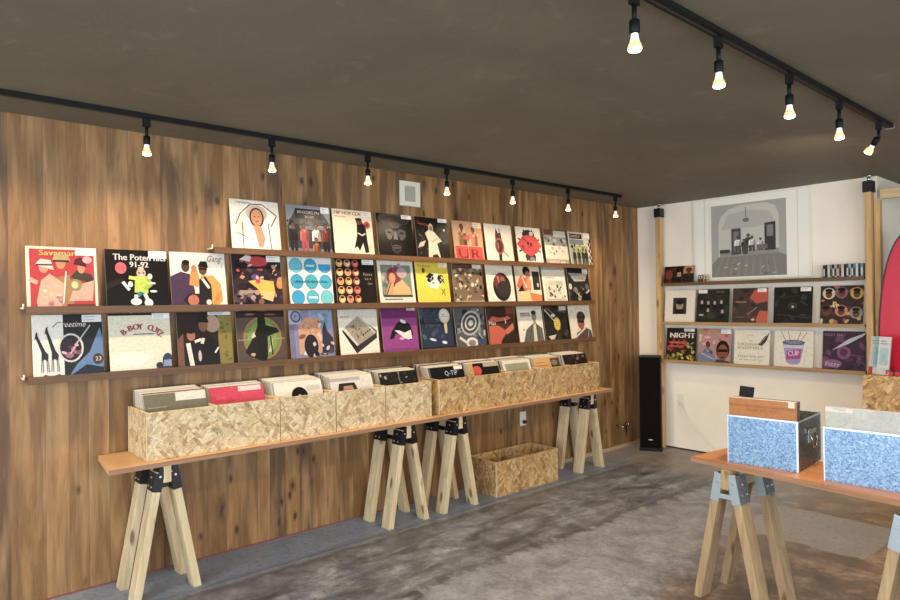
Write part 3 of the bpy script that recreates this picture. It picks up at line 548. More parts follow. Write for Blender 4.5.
a = A('ead021').T('Yellow', 0.06, 0.88, 0.06, '453a12', w=0.4).E(0.24, 0.8, 0.05, 0.06, '5e521e').P([(0.3, 0.62), (0.5, 0.74), (0.76, 0.7), (0.8, 0.5), (0.6, 0.36), (0.36, 0.4)], 'efeadd').noise(16, ['262422', '55514a', 'cfc9b8', '1b1a18'], 51, 0.34, 0.42, 0.78, 0.7, 0.05).P([(0.28, 0.64), (0.42, 0.74), (0.56, 0.7), (0.4, 0.6)], '23211f').Ln([(0.7, 0.66), (0.86, 0.5)], 0.03, '2b2926').Ln([(0.84, 0.6), (0.7, 0.48)], 0.03, '2b2926').Ln([(0.74, 0.36), (0.86, 0.2)], 0.03, '8e8040').Ln([(0.86, 0.36), (0.74, 0.22)], 0.03, '8e8040')
T2.append((417, 450.5, a, (0.70, 0.88, 0.98, 0.99, 'eee6b8'), 'bright yellow sleeve with a small black-and-white picture'))
a = A('7d6a50').noise(80, ['a8916a', 'c4b08a', '4b3a2a', '8c3a34', 'd9cdb0', '5d4a34', '2c221a'], 61, 0, 0, 1, 0.95, 0.06).R(0.05, 0.88, 0.66, 0.98, '4b2a22').T('RHYTHM', 0.08, 0.90, 0.06, 'a8684a', w=0.5).R(0, 0, 1, 0.06, 'b5a27c')
T2.append((454, 484, a, (0.68, 0.88, 0.98, 0.98, 'e0d8c6'), 'brown collage sleeve crowded with tiny figures'))
a = A('efe6d0').E(0.55, 0.42, 0.33, 0.38, '2d2320').E(0.48, 0.55, 0.2, 0.22, '7c2e28').Ln([(0.42, 0.7), (0.5, 0.35)], 0.05, 'c07a64').E(0.6, 0.6, 0.08, 0.1, '9a5a44').E(0.6, 0.36, 0.24, 0.22, '3a3230').arch('ORIGINAL', 0.54, 0.60, 0.33, 155, 25, 0.06, 'c47a68')
T2.append((487, 515.5, a, None, 'cream sleeve with a dark oval portrait'))
a = A('ecdcb8').R(0, 0, 0.15, 0.9, 'd8c49c').P([(0.02, 0.45), (0.2, 0.75), (0.45, 0.66), (0.6, 0.45), (0.55, 0.3), (0.2, 0.3)], 'c25a3e').E(0.46, 0.86, 0.15, 0.13, '221a17').E(0.5, 0.74, 0.1, 0.12, 'b56c4a').P([(0.3, 0.4), (0.52, 0.7), (0.62, 0.6), (0.6, 0.36)], 'd2845c').P([(0.05, 0.3), (0.25, 0.5), (0.3, 0.3)], '2d1e1a').R(0.68, 0.34, 0.97, 0.86, '2e2c2c').E(0.88, 0.48, 0.04, 0.06, 'c9c2c0').P([(0.05, 0.2), (0.5, 0.36), (0.6, 0.05), (0.1, 0.05)], 'ecc884').P([(0.5, 0.28), (1, 0.2), (1, 0.02), (0.55, 0.05)], 'd9743a').Ln([(0.27, 0.7), (0.4, 0.4)], 0.03, 'f0e0c0')
T2.append((516, 542.8, a, None, 'warm sleeve of a bowed head over orange shapes'))
a = A('efe6d0').R(0.08, 0.1, 0.92, 0.62, 'e2dac2').noise(26, ['8f9a86', 'b5a89a', '6b4c46', '9a3c3c', 'c9c4b0', '566058'], 71, 0.12, 0.12, 0.9, 0.5, 0.05).E(0.4, 0.55, 0.2, 0.07, 'c9c9b4').E(0.7, 0.55, 0.17, 0.07, 'bdbda8').R(0.1, 0.06, 0.92, 0.08, 'a89c88').R(0.12, 0.68, 0.5, 0.70, '9a9078').R(0, 0.92, 1, 0.98, 'b3ab9c')
T2.append((543, 567.8, a, None, 'cream sleeve with a faded row of small figures'))
a = A('22201e').P([(0.05, 0.85), (0.95, 0.85), (0.8, 0.62), (0.3, 0.6)], 'b9b4aa').T('GHETTO', 0.1, 0.76, 0.1, '3a3734', w=0.8).T('STORIES', 0.25, 0.66, 0.07, '3a3734', w=0.55).E(0.3, 0.3, 0.1, 0.14, '8c7f6a').E(0.45, 0.15, 0.08, 0.12, 'c8bc98').noise(16, ['46433e', '6a665e', '0f0e0d'], 81, 0, 0.0, 1, 0.5, 0.08).Ln([(0.7, 0.2), (0.95, 0.35)], 0.05, 'd0ccc4').E(0.75, 0.14, 0.16, 0.12, '100f0e').E(0.08, 0.45, 0.07, 0.09, 'cfcbb8')
T2.append((569, 591, a, (0.7, 0.84, 0.95, 0.98, 'dcd8d0'), 'black sleeve with a pale banner of grey lettering'))

# --- row 3 (lower left shelf) ---
T3 = []
a = A('ebe6d8').R(0.43, 0, 1, 1, '222225').P([(0.5, 0.02), (0.62, 0.2), (0.8, 0.38), (0.96, 0.78), (1, 0.6), (1, 0)], '5d7fa8').P([(0.5, 0.0), (0.75, 0.18), (1, 0.12), (1, 0)], '1d2430').E(0.92, 0.26, 0.08, 0.09, '4a3528').T('23', 0.88, 0.23, 0.07, 'e8dccb').Ln([(0.28, 0.8), (0.36, 0.88), (0.7, 0.84)], 0.012, '3a3a3a').T('freetime', 0.37, 0.80, 0.09, 'ded9cf', w=0.38, shear=0.3).Ln([(0.6, 0.5), (0.82, 0.82)], 0.02, 'b9b9b4').O(0.53, 0.46, 0.185, 0.235, 0.03, 'cfd0c8', '2e2228').noise(12, ['7c4a5c', '9c5f78', '4a3440', 'd7b8c0', '1c1518'], 91, 0.42, 0.34, 0.64, 0.58, 0.05).Ln([(0.52, 0.36), (0.66, 0.6)], 0.02, 'c9a7b0')
for x, y in ((0.13, 0.0), (0.27, 0.08)):
    a.P([(x+0.05, 0.40), (x-0.01, 0.40), (x-0.085, 0.64+y), (x-0.055, 0.66+y)], '2b2b30').P([(x-0.1, 0.60+y), (x-0.055, 0.66+y), (x-0.06, 0.74+y), (x-0.085, 0.70+y)], '2b2b30').P([(x-0.015, 0.27), (x-0.01, 0.4), (x+0.03, 0.44), (x+0.085, 0.36), (x+0.075, 0.26), (x+0.03, 0.29)], '2b2b30')
    for lx, dx in ((-0.008, -0.012), (0.008, 0.0), (0.055, 0.01), (0.07, 0.02)): a.Ln([(x+lx, 0.3), (x+lx+dx, 0.09)], 0.009, '4a4a50')
a.P([(0.08, 0.0), (0.16, 0.05), (0.25, 0.02), (0.36, 0.05), (0.4, 0.0)], '26262a')
T3.append((31, 104, a, (0.70, 0.87, 0.99, 0.99, 'cfcfcc'), 'sleeve split white and black with two giraffe silhouettes'))
a = A('e6dfc4').R(0, 0.02, 0.7, 0.34, 'ebe6d2').E(0.35, 0.22, 0.25, 0.12, 'f0ecdc')
for i in range(17): a.R(0.03, 0.06+i*0.05, 0.97, 0.063+i*0.05, 'd3cbb0')
a.R(0, 0.965, 0.7, 1, '1d1a17').arch('B-BOY CUTZ', 0.53, 0.56, 0.29, 158, 22, 0.10, 'a62a32', bold=0.014).R(0.38, 0.63, 0.72, 0.645, '55504a').E(0.93, 0.16, 0.09, 0.13, '2d3d52').R(0.86, 0.05, 0.99, 0.17, '8a93b5').E(0.79, 0.08, 0.06, 0.06, '2c2c34').R(0.74, 0.02, 1.0, 0.06, '3a3a44')
T3.append((108, 172, a, (0.70, 0.90, 0.99, 0.99, 'dfe0e0'), 'cream brick-pattern sleeve with arched red lettering'))
a = A('2a1a14').R(0.74, 0, 1, 0.94, '8a7c34').noise(10, ['6f6528', '9b8d42'], 97, 0.78, 0.1, 0.98, 0.85, 0.05).E(0.64, 0.78, 0.14, 0.16, 'b89478').P([(0.28, 0.0), (0.3, 0.46), (0.42, 0.62), (0.6, 0.56), (0.74, 0.4), (0.75, 0.0)], '15120f').E(0.47, 0.76, 0.085, 0.12, '8a5a42').P([(0.36, 0.82), (0.58, 0.8), (0.54, 0.93), (0.4, 0.93)], '17120f').P([(0.1, 0.0), (0.14, 0.42), (0.24, 0.52), (0.38, 0.46), (0.42, 0.4), (0.34, 0.0)], '1c1816').E(0.24, 0.58, 0.075, 0.1, 'a4684c').E(0.24, 0.66, 0.08, 0.05, '2a1512').Ln([(0.18, 0.44), (0.24, 0.0)], 0.08, 'e8e0d2').Ln([(0.3, 0.46), (0.42, 0.5)], 0.05, 'e8e0d2').Ln([(0.43, 0.42), (0.46, 0.52)], 0.06, 'd9d0c2').P([(0.0, 0.0), (0.0, 0.5), (0.1, 0.62), (0.1, 0.0)], '7a4a34').E(0.38, 0.2, 0.03, 0.1, 'cdbfae').Ln([(0.66, 0.24), (0.73, 0.34)], 0.03, 'e3ded6')
T3.append((176.5, 233.5, a, (0.56, 0.94, 0.99, 1.0, 'cfd0cc'), 'sleeve of a couple in dark clothes beside an olive strip'))
a = A('5a4a40').R(0, 0.88, 1, 1, '2a201c').O(0.52, 0.47, 0.40, 0.42, 0.025, 'b5643c', '6e8a3e').E(0.52, 0.47, 0.30, 0.33, '7f9a4c').Ln([(0.02, 0.45), (0.98, 0.45)], 0.012, 'b59a84').P([(0.32, 0.1), (0.34, 0.5), (0.42, 0.7), (0.44, 0.92), (0.58, 0.94), (0.6, 0.72), (0.82, 0.66), (0.88, 0.58), (0.62, 0.5), (0.6, 0.12), (0.56, 0.02), (0.48, 0.02)], '1e1b17').P([(0.15, 0.22), (0.3, 0.46), (0.42, 0.52), (0.4, 0.2), (0.26, 0.1)], '221f1a').P([(0.28, 0.48), (0.34, 0.6), (0.38, 0.5)], 'e3d9c0').P([(0.62, 0.2), (0.72, 0.46), (0.7, 0.2)], 'd8cdb4').Ln([(0.68, 0.5), (0.70, 0.14)], 0.03, '2b2118').E(0.3, 0.16, 0.05, 0.03, 'c8a880').E(0.28, 0.94, 0.1, 0.02, '8c5a4a').E(0.7, 0.93, 0.12, 0.02, '7c4a40')
T3.append((237, 286, a, None, 'brown sleeve with a black silhouette over a green disc'))
a = A('8a8aa8').R(0.45, 0.6, 1, 1, '8aa0bf').noise(10, ['a8b4c8', '7088a8'], 101, 0.5, 0.7, 1, 1, 0.08).P([(0.18, 0.1), (0.2, 0.7), (0.4, 0.86), (0.7, 0.82), (0.72, 0.4), (0.8, 0.08)], 'cf9a78').noise(22, ['b5704a', 'e3bfa0', '8c4a3c', 'f0d9c2', 'c98a60'], 103, 0.2, 0.1, 0.72, 0.8, 0.07).E(0.46, 0.26, 0.16, 0.24, '2a2430').P([(0.7, 0.1), (0.74, 0.6), (0.8, 0.75), (0.86, 0.55), (0.98, 0.4), (0.98, 0.1)], '353448').noise(14, ['1f1c26', '4a4862', 'd8c8c0'], 105, 0.4, 0.04, 0.98, 0.3, 0.05).R(0.0, 0.72, 0.26, 1.0, 'b5b5c8').O(0.15, 0.87, 0.115, 0.12, 0.03, '33466b', '8f9dbb').T('P', 0.12, 0.83, 0.08, '33466b').R(0, 0, 0.1, 0.7, '77749a')
T3.append((289, 335, a, None, 'lavender painted sleeve with a round blue badge in its corner'))
a = A('f0e9d6').R(0, 0.8, 1, 1, 'd9d6c6').lines(0.05, 0.82, 0.4, 0.86, 1, '6b655a', 0.015).P([(0.08, 0.52), (0.4, 0.1), (0.95, 0.38), (0.97, 0.52), (0.5, 0.84)], '5a5148').P([(0.09, 0.57), (0.42, 0.2), (0.92, 0.46), (0.5, 0.86)], 'a89a88').P([(0.09, 0.57), (0.14, 0.62), (0.46, 0.23), (0.42, 0.2)], 'dcd4c4').P([(0.5, 0.84), (0.55, 0.86), (0.94, 0.48), (0.9, 0.45)], 'd0c7b6').P([(0.08, 0.52), (0.40, 0.04), (0.42, 0.20), (0.09, 0.57)], '2a2624').P([(0.40, 0.04), (0.96, 0.36), (0.93, 0.46), (0.42, 0.20)], '3a3633').noise(22, ['7c6a5c', 'c7b6a2', '8c5a4c', '5d5248'], 111, 0.3, 0.36, 0.66, 0.66, 0.03)
for i in range(4): a.E(0.6+0.06*i, 0.44+0.035*i, 0.022, 0.022, '3c3632')
T3.append((338, 380, a, None, 'cream sleeve showing a grey boxy drum machine'))
a = A('963a86').R(0, 0.78, 1, 1, '6f2266').P([(0.18, 0.3), (0.26, 0.48), (0.42, 0.66), (0.6, 0.76), (0.8, 0.62), (0.86, 0.42), (0.78, 0.26), (0.66, 0.3), (0.56, 0.42), (0.36, 0.42), (0.3, 0.32)], '1e1a1c').P([(0.34, 0.5), (0.46, 0.5), (0.62, 0.44), (0.8, 0.5), (0.82, 0.3), (0.7, 0.28), (0.56, 0.34)], 'e9e2dc').E(0.6, 0.58, 0.17, 0.1, '1e1a1c', -20).E(0.6, 0.7, 0.09, 0.04, 'e9e2dc', -20).E(0.53, 0.31, 0.08, 0.03, 'e7a0b0').R(0.0, 0.06, 1, 0.08, '87307a')
T3.append((381, 419.5, a, (0.72, 0.95, 0.96, 1.0, 'd7c8d2'), 'purple sleeve with a curled black-and-white cat shape'))
a = A('2c3850').R(0, 0.6, 1, 1, '38434f').noise(18, ['3d4c66', '232c40', '55617a', '4a566a'], 121, 0, 0.3, 0.9, 0.95, 0.07).R(0.1, 0.52, 0.7, 0.64, '2a3040').T('STEP UP', 0.15, 0.54, 0.07, '59637c', w=0.5).R(0, 0, 1, 0.06, '1a2030').E(0.77, 0.80, 0.17, 0.18, 'd9d4c2').E(0.77, 0.8, 0.12, 0.13, 'e8e2cf').lines(0.68, 0.76, 0.86, 0.86, 2, '7c776a', 0.012).P([(0.73, 0.64), (0.83, 0.64), (0.82, 0.4), (0.78, 0.36), (0.74, 0.4)], 'c8b890').E(0.35, 0.24, 0.1, 0.03, 'dfe3ea', -15).E(0.7, 0.16, 0.08, 0.035, 'e6e9ee', -10)
T3.append((420.5, 453.5, a, None, 'dark blue sleeve with a round cream badge at its top right'))
a = A('5d5f60').noise(40, ['8d908f', '3a3c3e', 'b9bab4', '2a2b2e', '6b7078'], 131, 0, 0, 1, 1, 0.1)
for r_, cl in ((0.36, 'b8b9b2'), (0.3, '4a4c4e'), (0.22, 'cfcfc6'), (0.17, '55585a'), (0.09, 'c4c4bc')): a.E(0.52, 0.6, r_, r_*0.8, cl, 35)
a.E(0.5, 0.1, 0.2, 0.14, 'e3ddd2').E(0.5, 0.1, 0.12, 0.08, '8f8a84').Ln([(0.1, 0.25), (0.35, 0.1)], 0.07, 'd9d3c8').Ln([(0.75, 0.35), (0.95, 0.1)], 0.03, 'a8b4c8').R(0.7, 0.04, 1, 0.2, '3d4d6b')
T3.append((455, 486, a, None, 'grey swirling metallic-look sleeve'))
a = A('4b2a22').P([(0.0, 0.62), (0.3, 0.8), (0.72, 0.78), (0.95, 0.66), (0.3, 0.6)], 'c9573a').E(0.5, 0.85, 0.36, 0.14, '3a2420').P([(0.02, 0.0), (0.05, 0.5), (0.4, 0.5), (0.6, 0.4), (0.66, 0.3), (0.5, 0.16), (0.4, 0.0)], 'c25435').P([(0.6, 0.36), (0.95, 0.56), (0.96, 0.4), (0.7, 0.26)], 'c8694f').P([(0.4, 0.0), (0.52, 0.18), (0.7, 0.24), (1, 0.35), (1, 0)], '33261f').Ln([(0.05, 0.56), (0.6, 0.58), (0.95, 0.68)], 0.035, '2a1814').T('Max', 0.06, 0.52, 0.11, 'e8dfd4', w=0.26).Ln([(0.68, 0.56), (0.66, 0.68)], 0.03, 'e8d8c4').R(0.72, 0.8, 0.98, 1, '7c3a2c')
T3.append((487, 516, a, None, 'red and brown close-up profile sleeve'))
a = A('ece5d4').R(0.0, 0.9, 1, 1, 'd8d2c4').R(0.12, 0.72, 0.5, 0.82, '7b776c').T('INNER', 0.14, 0.74, 0.06, 'ece5d4', w=0.33).P([(0.15, 0.03), (0.3, 0.36), (0.55, 0.5), (0.72, 0.52), (0.95, 0.38), (0.97, 0.03)], '6b675e').P([(0.56, 0.03), (0.6, 0.48), (0.7, 0.5), (0.7, 0.03)], 'dcd5c4').E(0.66, 0.72, 0.10, 0.14, '9a8c7a').E(0.66, 0.82, 0.1, 0.06, '2c2a28').R(0.61, 0.5, 0.71, 0.62, '9a8c7a').Ln([(0.56, 0.48), (0.4, 0.1)], 0.02, '3f3c38').Ln([(0.74, 0.48), (0.8, 0.1)], 0.02, '3f3c38').E(0.2, 0.36, 0.03, 0.03, '8f897c').E(0.63, 0.73, 0.012, 0.01, '222').E(0.70, 0.73, 0.012, 0.01, '222')
T3.append((517.8, 544.4, a, None, 'pale sleeve with a grey portrait of a figure in a coat'))
a = A('2c2820').noise(20, ['3d382e', '1c1914', '4a463a'], 141, 0, 0, 1, 1, 0.09).Ln([(0.05, 0.9), (0.45, 0.55)], 0.04, 'cfc9b8').Ln([(0.12, 0.95), (0.5, 0.72)], 0.03, '8c8672').E(0.4, 0.72, 0.09, 0.05, 'e3dcc4').E(0.54, 0.48, 0.14, 0.19, 'd0b32a').E(0.54, 0.48, 0.11, 0.155, 'dcc23e').lines(0.48, 0.4, 0.6, 0.56, 3, '6b5a14', 0.015).P([(0.1, 0.14), (0.45, 0.18), (0.35, 0.05), (0.2, 0.04)], 'd5ceba').Ln([(0.6, 0.85), (0.95, 0.8)], 0.03, '6f6a5c')
T3.append((544.2, 568.6, a, (0.68, 0.86, 0.98, 0.98, 'bdb8b0'), 'black sleeve with an oval yellow label'))
a = A('ece2cc').arch('HIGHLIFE', 0.5, 0.68, 0.36, 158, 22, 0.08, '9c9484').P([(0.15, 0.0), (0.3, 0.2), (0.5, 0.26), (0.7, 0.34), (0.95, 0.24), (1, 0)], '5a4a42').E(0.52, 0.5, 0.17, 0.22, 'a35a44').E(0.55, 0.66, 0.2, 0.16, '4a3c36').R(0.36, 0.6, 0.74, 0.66, '2d2420').Ln([(0.38, 0.52), (0.66, 0.5)], 0.07, '1e1a1a').P([(0.44, 0.22), (0.5, 0.36), (0.64, 0.38), (0.6, 0.24)], 'a35a44').Ln([(0.2, 0.06), (0.7, 0.32)], 0.05, 'e3d9c2').Ln([(0.8, 0.06), (0.84, 0.24)], 0.02, 'd9d0bc').E(0.52, 0.41, 0.05, 0.015, '5e201c')
T3.append((569.5, 592, a, None, 'cream sleeve with a portrait in knitted hat and dark glasses'))

# column of the wood-wall plane from a pixel column (rays of this camera met with the wall)
def hit(px, py, axis, val):
    d = fw + r2*((px-450)/F) - u2*((py-300)/F); o_ = Vector((CX, 0, CH)); t = (val-o_[axis])/d[axis]; return o_+d*t
LEAN = R(8.5)
SZ = (1.741, 1.417, 1.083)
for rows, z, nm in ((T1, SZ[0], 'upper'), (T2, SZ[1], 'middle'), (T3, SZ[2], 'lower')):
    n = len(rows); ys = []
    for x0, x1, ar, st, lab in rows:
        ys.append((hit(x0, 300, 0, 0.05).y + hit(x1, 300, 0, 0.05).y)/2)
    for i in range(1, n): ys[i] = max(ys[i], ys[i-1]+SL+0.008)
    for (x0, x1, ar, st, lab), y in zip(rows, ys):
        sleeve('record_sleeve', ar, (lab + ', %s wood-wall ledge' % nm).replace(', leftmost on the middle shelf, middle', ', leftmost on the middle'), (0.060, y, z+0.0012), R(90), LEAN, sticker=st)
# ---------------------------------------------------------------- shelves on the wood wall (local x runs along the wall)
def wall_shelf(label, loc, rz, ln, depth, mat, lip=0.036, edge=None):
    t = thing('wall_shelf', label, 'shelf', loc, (0, 0, rz))
    obj('shelf_board', B((0, -depth, -0.014, ln, -0.001, 0.0)), mat, t, 0.001)
    obj('front_lip', B((0, -depth-0.012, -0.024, ln, -depth-0.0002, lip-0.024)), edge or mat, t, 0.001)
    return t
wall_shelf('top brown ledge of records on the wood wall, the shortest of its three', (0.0, 1.435, SZ[0]), R(90), 3.50, 0.074, M['shelf'])
wall_shelf('middle brown ledge of records on the wood wall', (0.0, 0.535, SZ[1]), R(90), 4.41, 0.074, M['shelf'])
wall_shelf('lowest brown ledge of records on the wood wall', (0.0, 0.540, SZ[2]), R(90), 4.40, 0.074, M['shelf'])
for y, z, lab in ((1.426, SZ[0]+0.004, 'pale hook at left end of the top record ledge'), (0.526, SZ[2]+0.004, 'pale hook at left end of the lowest record ledge'), (0.526, SZ[1]+0.004, 'pale hook at left end of the middle record ledge')):
    bm = bmesh.new(); cyl(bm, (0.0, y, z), (0.075, y, z), 0.004, seg=10); cyl(bm, (0.073, y, z), (0.079, y, z+0.02), 0.004, seg=10)
    tag(obj('wall_hook', bm, M['plast']), lab, 'hook')

# ---------------------------------------------------------------- display on the white wall
YS = L-0.115
W2 = []
a = A('ebe4d2').R(0.27, 0.25, 0.72, 0.76, '3a3632').E(0.5, 0.52, 0.12, 0.16, 'a89a88').E(0.5, 0.62, 0.12, 0.08, '1c1a18').P([(0.32, 0.26), (0.38, 0.4), (0.62, 0.4), (0.68, 0.26)], '1f1d1b').R(0.46, 0.5, 0.49, 0.52, '222').R(0.53, 0.5, 0.56, 0.52, '222')
W2.append((0.484, a, None, 'white sleeve with a small square dark portrait at its centre'))
a = A('262422').noise(12, ['33302c', '1b1917'], 151, 0, 0, 1, 1, 0.12)
for x, y in ((0.16, 0.6), (0.36, 0.58), (0.56, 0.58), (0.76, 0.6), (0.36, 0.36), (0.8, 0.32)): a.E(x, y, 0.04, 0.07, 'b5aa9c').E(x, y-0.12, 0.07, 0.08, '12100f')
a.R(0.08, 0.2, 0.22, 0.25, 'bdb8ac').lines(0.6, 0.88, 0.95, 0.94, 1, '8a857c', 0.02).E(0.45, 0.2, 0.14, 0.1, '3a3f36')
W2.append((0.808, a, (0.04, 0.88, 0.32, 0.985, 'e6e2d8'), 'black sleeve with six small pale faces'))
a = A('4a3530').noise(14, ['5d4238', '33261f', '3f3a38'], 161, 0, 0, 0.7, 1, 0.12).P([(0.5, 0.7), (0.62, 0.95), (1, 0.98), (1, 0.62), (0.7, 0.56)], 'c2452c').P([(0.68, 0.1), (0.78, 0.36), (1, 0.34), (1, 0.0), (0.72, 0.0)], 'c9512f').Ln([(0.45, 0.25), (0.7, 0.45)], 0.03, '8f7c74').R(0.08, 0.58, 0.4, 0.63, '8a6a60').E(0.6, 0.1, 0.05, 0.03, 'd5cdc4').lines(0.1, 0.14, 0.5, 0.2, 1, '7c5a50', 0.03)
W2.append((1.143, a, (0.72, 0.88, 0.97, 0.985, 'e6e2d8'), 'brown sleeve with two orange-red shapes'))
a = A('1c1d1a').noise(16, ['2a2c27', '12130f', '363a32'], 171, 0, 0, 1, 1, 0.1).E(0.5, 0.48, 0.12, 0.1, '3a3e36').E(0.5, 0.46, 0.03, 0.03, 'cfcabc').Ln([(0.1, 0.25), (0.9, 0.16)], 0.01, '5a5d52').Ln([(0.2, 0.7), (0.8, 0.8)], 0.01, '44473e').R(0.2, 0.0, 1.0, 0.02, 'a8a498')
W2.append((1.498, a, (0.70, 0.88, 0.97, 0.985, 'e6e2d8'), 'near-black sleeve with a tiny pale mark'))
a = A('3a2c28').noise(30, ['c9a24a', 'a83c50', 'd7c0a0', '5a3a34', '2c2220', 'b0604a'], 181, 0, 0, 1, 1, 0.08)
for x, y, c in ((0.2, 0.8, 'd7c9a4'), (0.5, 0.82, '8c5a6a'), (0.85, 0.8, 'c8a03c'), (0.14, 0.35, '5d3c30'), (0.5, 0.35, 'c8785a'), (0.84, 0.3, '8f8f92')): a.E(x, y, 0.15, 0.15, c).E(x, y-0.02, 0.08, 0.1, '6b4432').E(x, y+0.08, 0.09, 0.05, '1c1512').R(x-0.06, y-0.01, x+0.06, y+0.02, '120e0c')
W2.append((1.862, a, None, 'colourful comic-panel sleeve, rightmost of its row'))
W3 = []
a = A('29231c').R(0, 0.88, 1, 1, '1f2420').T('NIGHT', 0.12, 0.70, 0.16, 'efe8da', w=0.82, bold=0.02).noise(30, ['7a2018', '9c2c20', 'b8482c', '5a1812'], 191, 0.05, 0.3, 0.8, 0.68, 0.07).R(0.12, 0.52, 0.62, 0.58, 'c4553c').R(0.1, 0.4, 0.6, 0.46, 'b8402c').noise(26, ['b59a30', '5f6a28', 'd7bd4a', '33361a', '8c7a28'], 193, 0.02, 0.0, 1, 0.3, 0.07).noise(8, ['8c9a50', 'c7b860'], 195, 0.7, 0.3, 1, 0.55, 0.05)
W3.append((0.490, a, (0.6, 0.90, 0.95, 0.99, 'dcd9d0'), 'dark sleeve headed NIGHT in white over red and green'))
a = A('b58a86').noise(24, ['d77a80', 'c24a4a', 'e0b8b4', '8aa0a8', 'b59a5a'], 201, 0, 0.5, 1, 1, 0.1).man(0.3, 0.0, 0.62, '64708a', SK, shades=True).E(0.76, 0.38, 0.2, 0.28, '1d1815').E(0.76, 0.30, 0.16, 0.24, '8a5036').R(0.62, 0.32, 0.9, 0.40, '0d0b0b').E(0.76, 0.16, 0.06, 0.02, '4f1c18').P([(0.0, 0.0), (0.05, 0.3), (0.5, 0.24), (0.56, 0.0)], '78839a').Ln([(0.1, 0.26), (0.5, 0.1)], 0.03, 'b5bccb').P([(0.5, 0.0), (0.6, 0.1), (0.95, 0.06), (1, 0)], '39405a')
W3.append((0.818, a, (0.7, 0.86, 0.99, 0.99, 'cfe0e6'), 'pink-toned sleeve with a large face in dark glasses'))
a = A('ece6d2').T('THE', 0.42, 0.66, 0.04, '8a7858').T('ORDINARY', 0.10, 0.54, 0.08, '8f7c54', w=0.72).T('ENSEMBLE', 0.10, 0.44, 0.08, '8f7c54', w=0.72).T('STRAY FOR JOY', 0.12, 0.20, 0.06, '5f584a', w=0.72).T('IN SIX PARTS', 0.16, 0.12, 0.04, '8a806a', w=0.6).P([(0.68, 0.58), (0.86, 0.82), (0.98, 0.9), (0.9, 0.68), (0.78, 0.54)], '3f3a34').Ln([(0.72, 0.6), (0.96, 0.9)], 0.02, 'a89c88').lines(0.36, 0.82, 0.62, 0.85, 1, '9a8f7a', 0.012)
W3.append((1.154, a, None, 'cream sleeve with brown lettering and a small dark feather shape'))
a = A('ebe5d3').P([(0.22, 0.66), (0.32, 0.14), (0.42, 0.08), (0.6, 0.08), (0.68, 0.14), (0.78, 0.66)], 'a99ac4').E(0.5, 0.67, 0.29, 0.07, '5c5470').E(0.5, 0.675, 0.24, 0.045, '8a86a0').P([(0.24, 0.6), (0.76, 0.6), (0.75, 0.52), (0.25, 0.52)], 'd4cde0').P([(0.32, 0.2), (0.34, 0.44), (0.7, 0.5), (0.68, 0.24)], 'b03f88').T('CUP', 0.37, 0.30, 0.14, 'efd9e6', w=0.28, rot=5, bold=0.01)
for x0, x1 in ((0.3, 0.18), (0.42, 0.36), (0.58, 0.68), (0.66, 0.84)): a.Ln([(x0, 0.68), (x1, 0.96)], 0.014, '55505c')
W3.append((1.497, a, None, 'cream sleeve with a drawn purple cup'))
a = A('43293f').noise(22, ['5a3550', '331f30', '6d4260'], 211, 0, 0, 1, 1, 0.1).E(0.5, 0.45, 0.16, 0.17, '8a4a78').E(0.5, 0.46, 0.09, 0.1, '5a3050').P([(0.22, 0.5), (0.6, 0.8), (1, 0.98), (0.95, 0.9), (0.6, 0.68)], 'c4c4d0').T('FIZZY DAY', 0.04, 0.88, 0.06, 'a8839a', w=0.5).E(0.24, 0.16, 0.22, 0.11, '8f5f86').T('Fizzy', 0.08, 0.10, 0.10, 'd8c0d2', w=0.34).Ln([(0.6, 0.4), (0.95, 0.38)], 0.01, '8a6a84').R(0, 0, 1, 0.02, '241522')
W3.append((1.873, a, None, 'purple sleeve with a pale slanting streak, rightmost of its row'))
WZ = (1.579, 1.212, 0.852)
for rows, z, nm in ((W2, WZ[1], 'middle'), (W3, WZ[2], 'lowest')):
    for x, ar, st, lab in rows:
        sleeve('record_sleeve', ar, lab + ', %s white-wall shelf' % nm, (x, L-0.082, z+0.0012), 0, R(7), sticker=st, w=0.300, h=0.305)
for z, mt, lab in ((WZ[0], 'shelf3', 'highest dark shelf between the timber posts on the white wall'), (WZ[1], 'shelf2', 'middle tan shelf between the timber posts on the white wall'), (WZ[2], 'shelf2', 'lowest tan shelf between the timber posts on the white wall')):
    t = wall_shelf(lab, (0.317, L, z), 0, 1.716, 0.1, M[mt], 0.030)
# timber posts with black tension caps
def post(x, label):
    t = thing('timber_post', label, 'post', (x, L-0.075, 0.0))
    obj('post_shaft', B((-0.023, -0.032, 0.0, 0.023, 0.032, ZC-0.13)), M['post'], t, 0.002)
    obj('post_cap', B((-0.033, -0.04, ZC-0.13, 0.033, 0.04, ZC-0.045)), M['bracket'], t, 0.003)
    bm = bmesh.new(); cyl(bm, (0, 0, ZC-0.045), (0, 0, ZC-0.012), 0.012); cyl(bm, (0, 0, ZC-0.013), (0, 0, ZC-0.0005), 0.03, seg=20)
    obj('adjusting_foot', bm, M['chrome'], t)
    return t
post(0.284, 'tan timber post with black cap by the corner, left of the white wall shelves')
post(2.066, 'tan timber post with black cap at the right end of the white wall shelves')
tag(obj('corner_stud', B((-0.02, -0.03, 0.0, 0.02, 0.03, 2.16)), M['post'], None, 0.002, (2.112, L-0.032, 0)), 'slim pale timber stud just right of the right-hand post', 'post')
tag(obj('timber_rail', B((0, -0.02, 0.0, 1.4, 0.02, 0.07)), M['beam'], None, 0.002, (2.134, L-0.04, 2.165)), 'pale horizontal timber rail high at the right edge', 'beam')
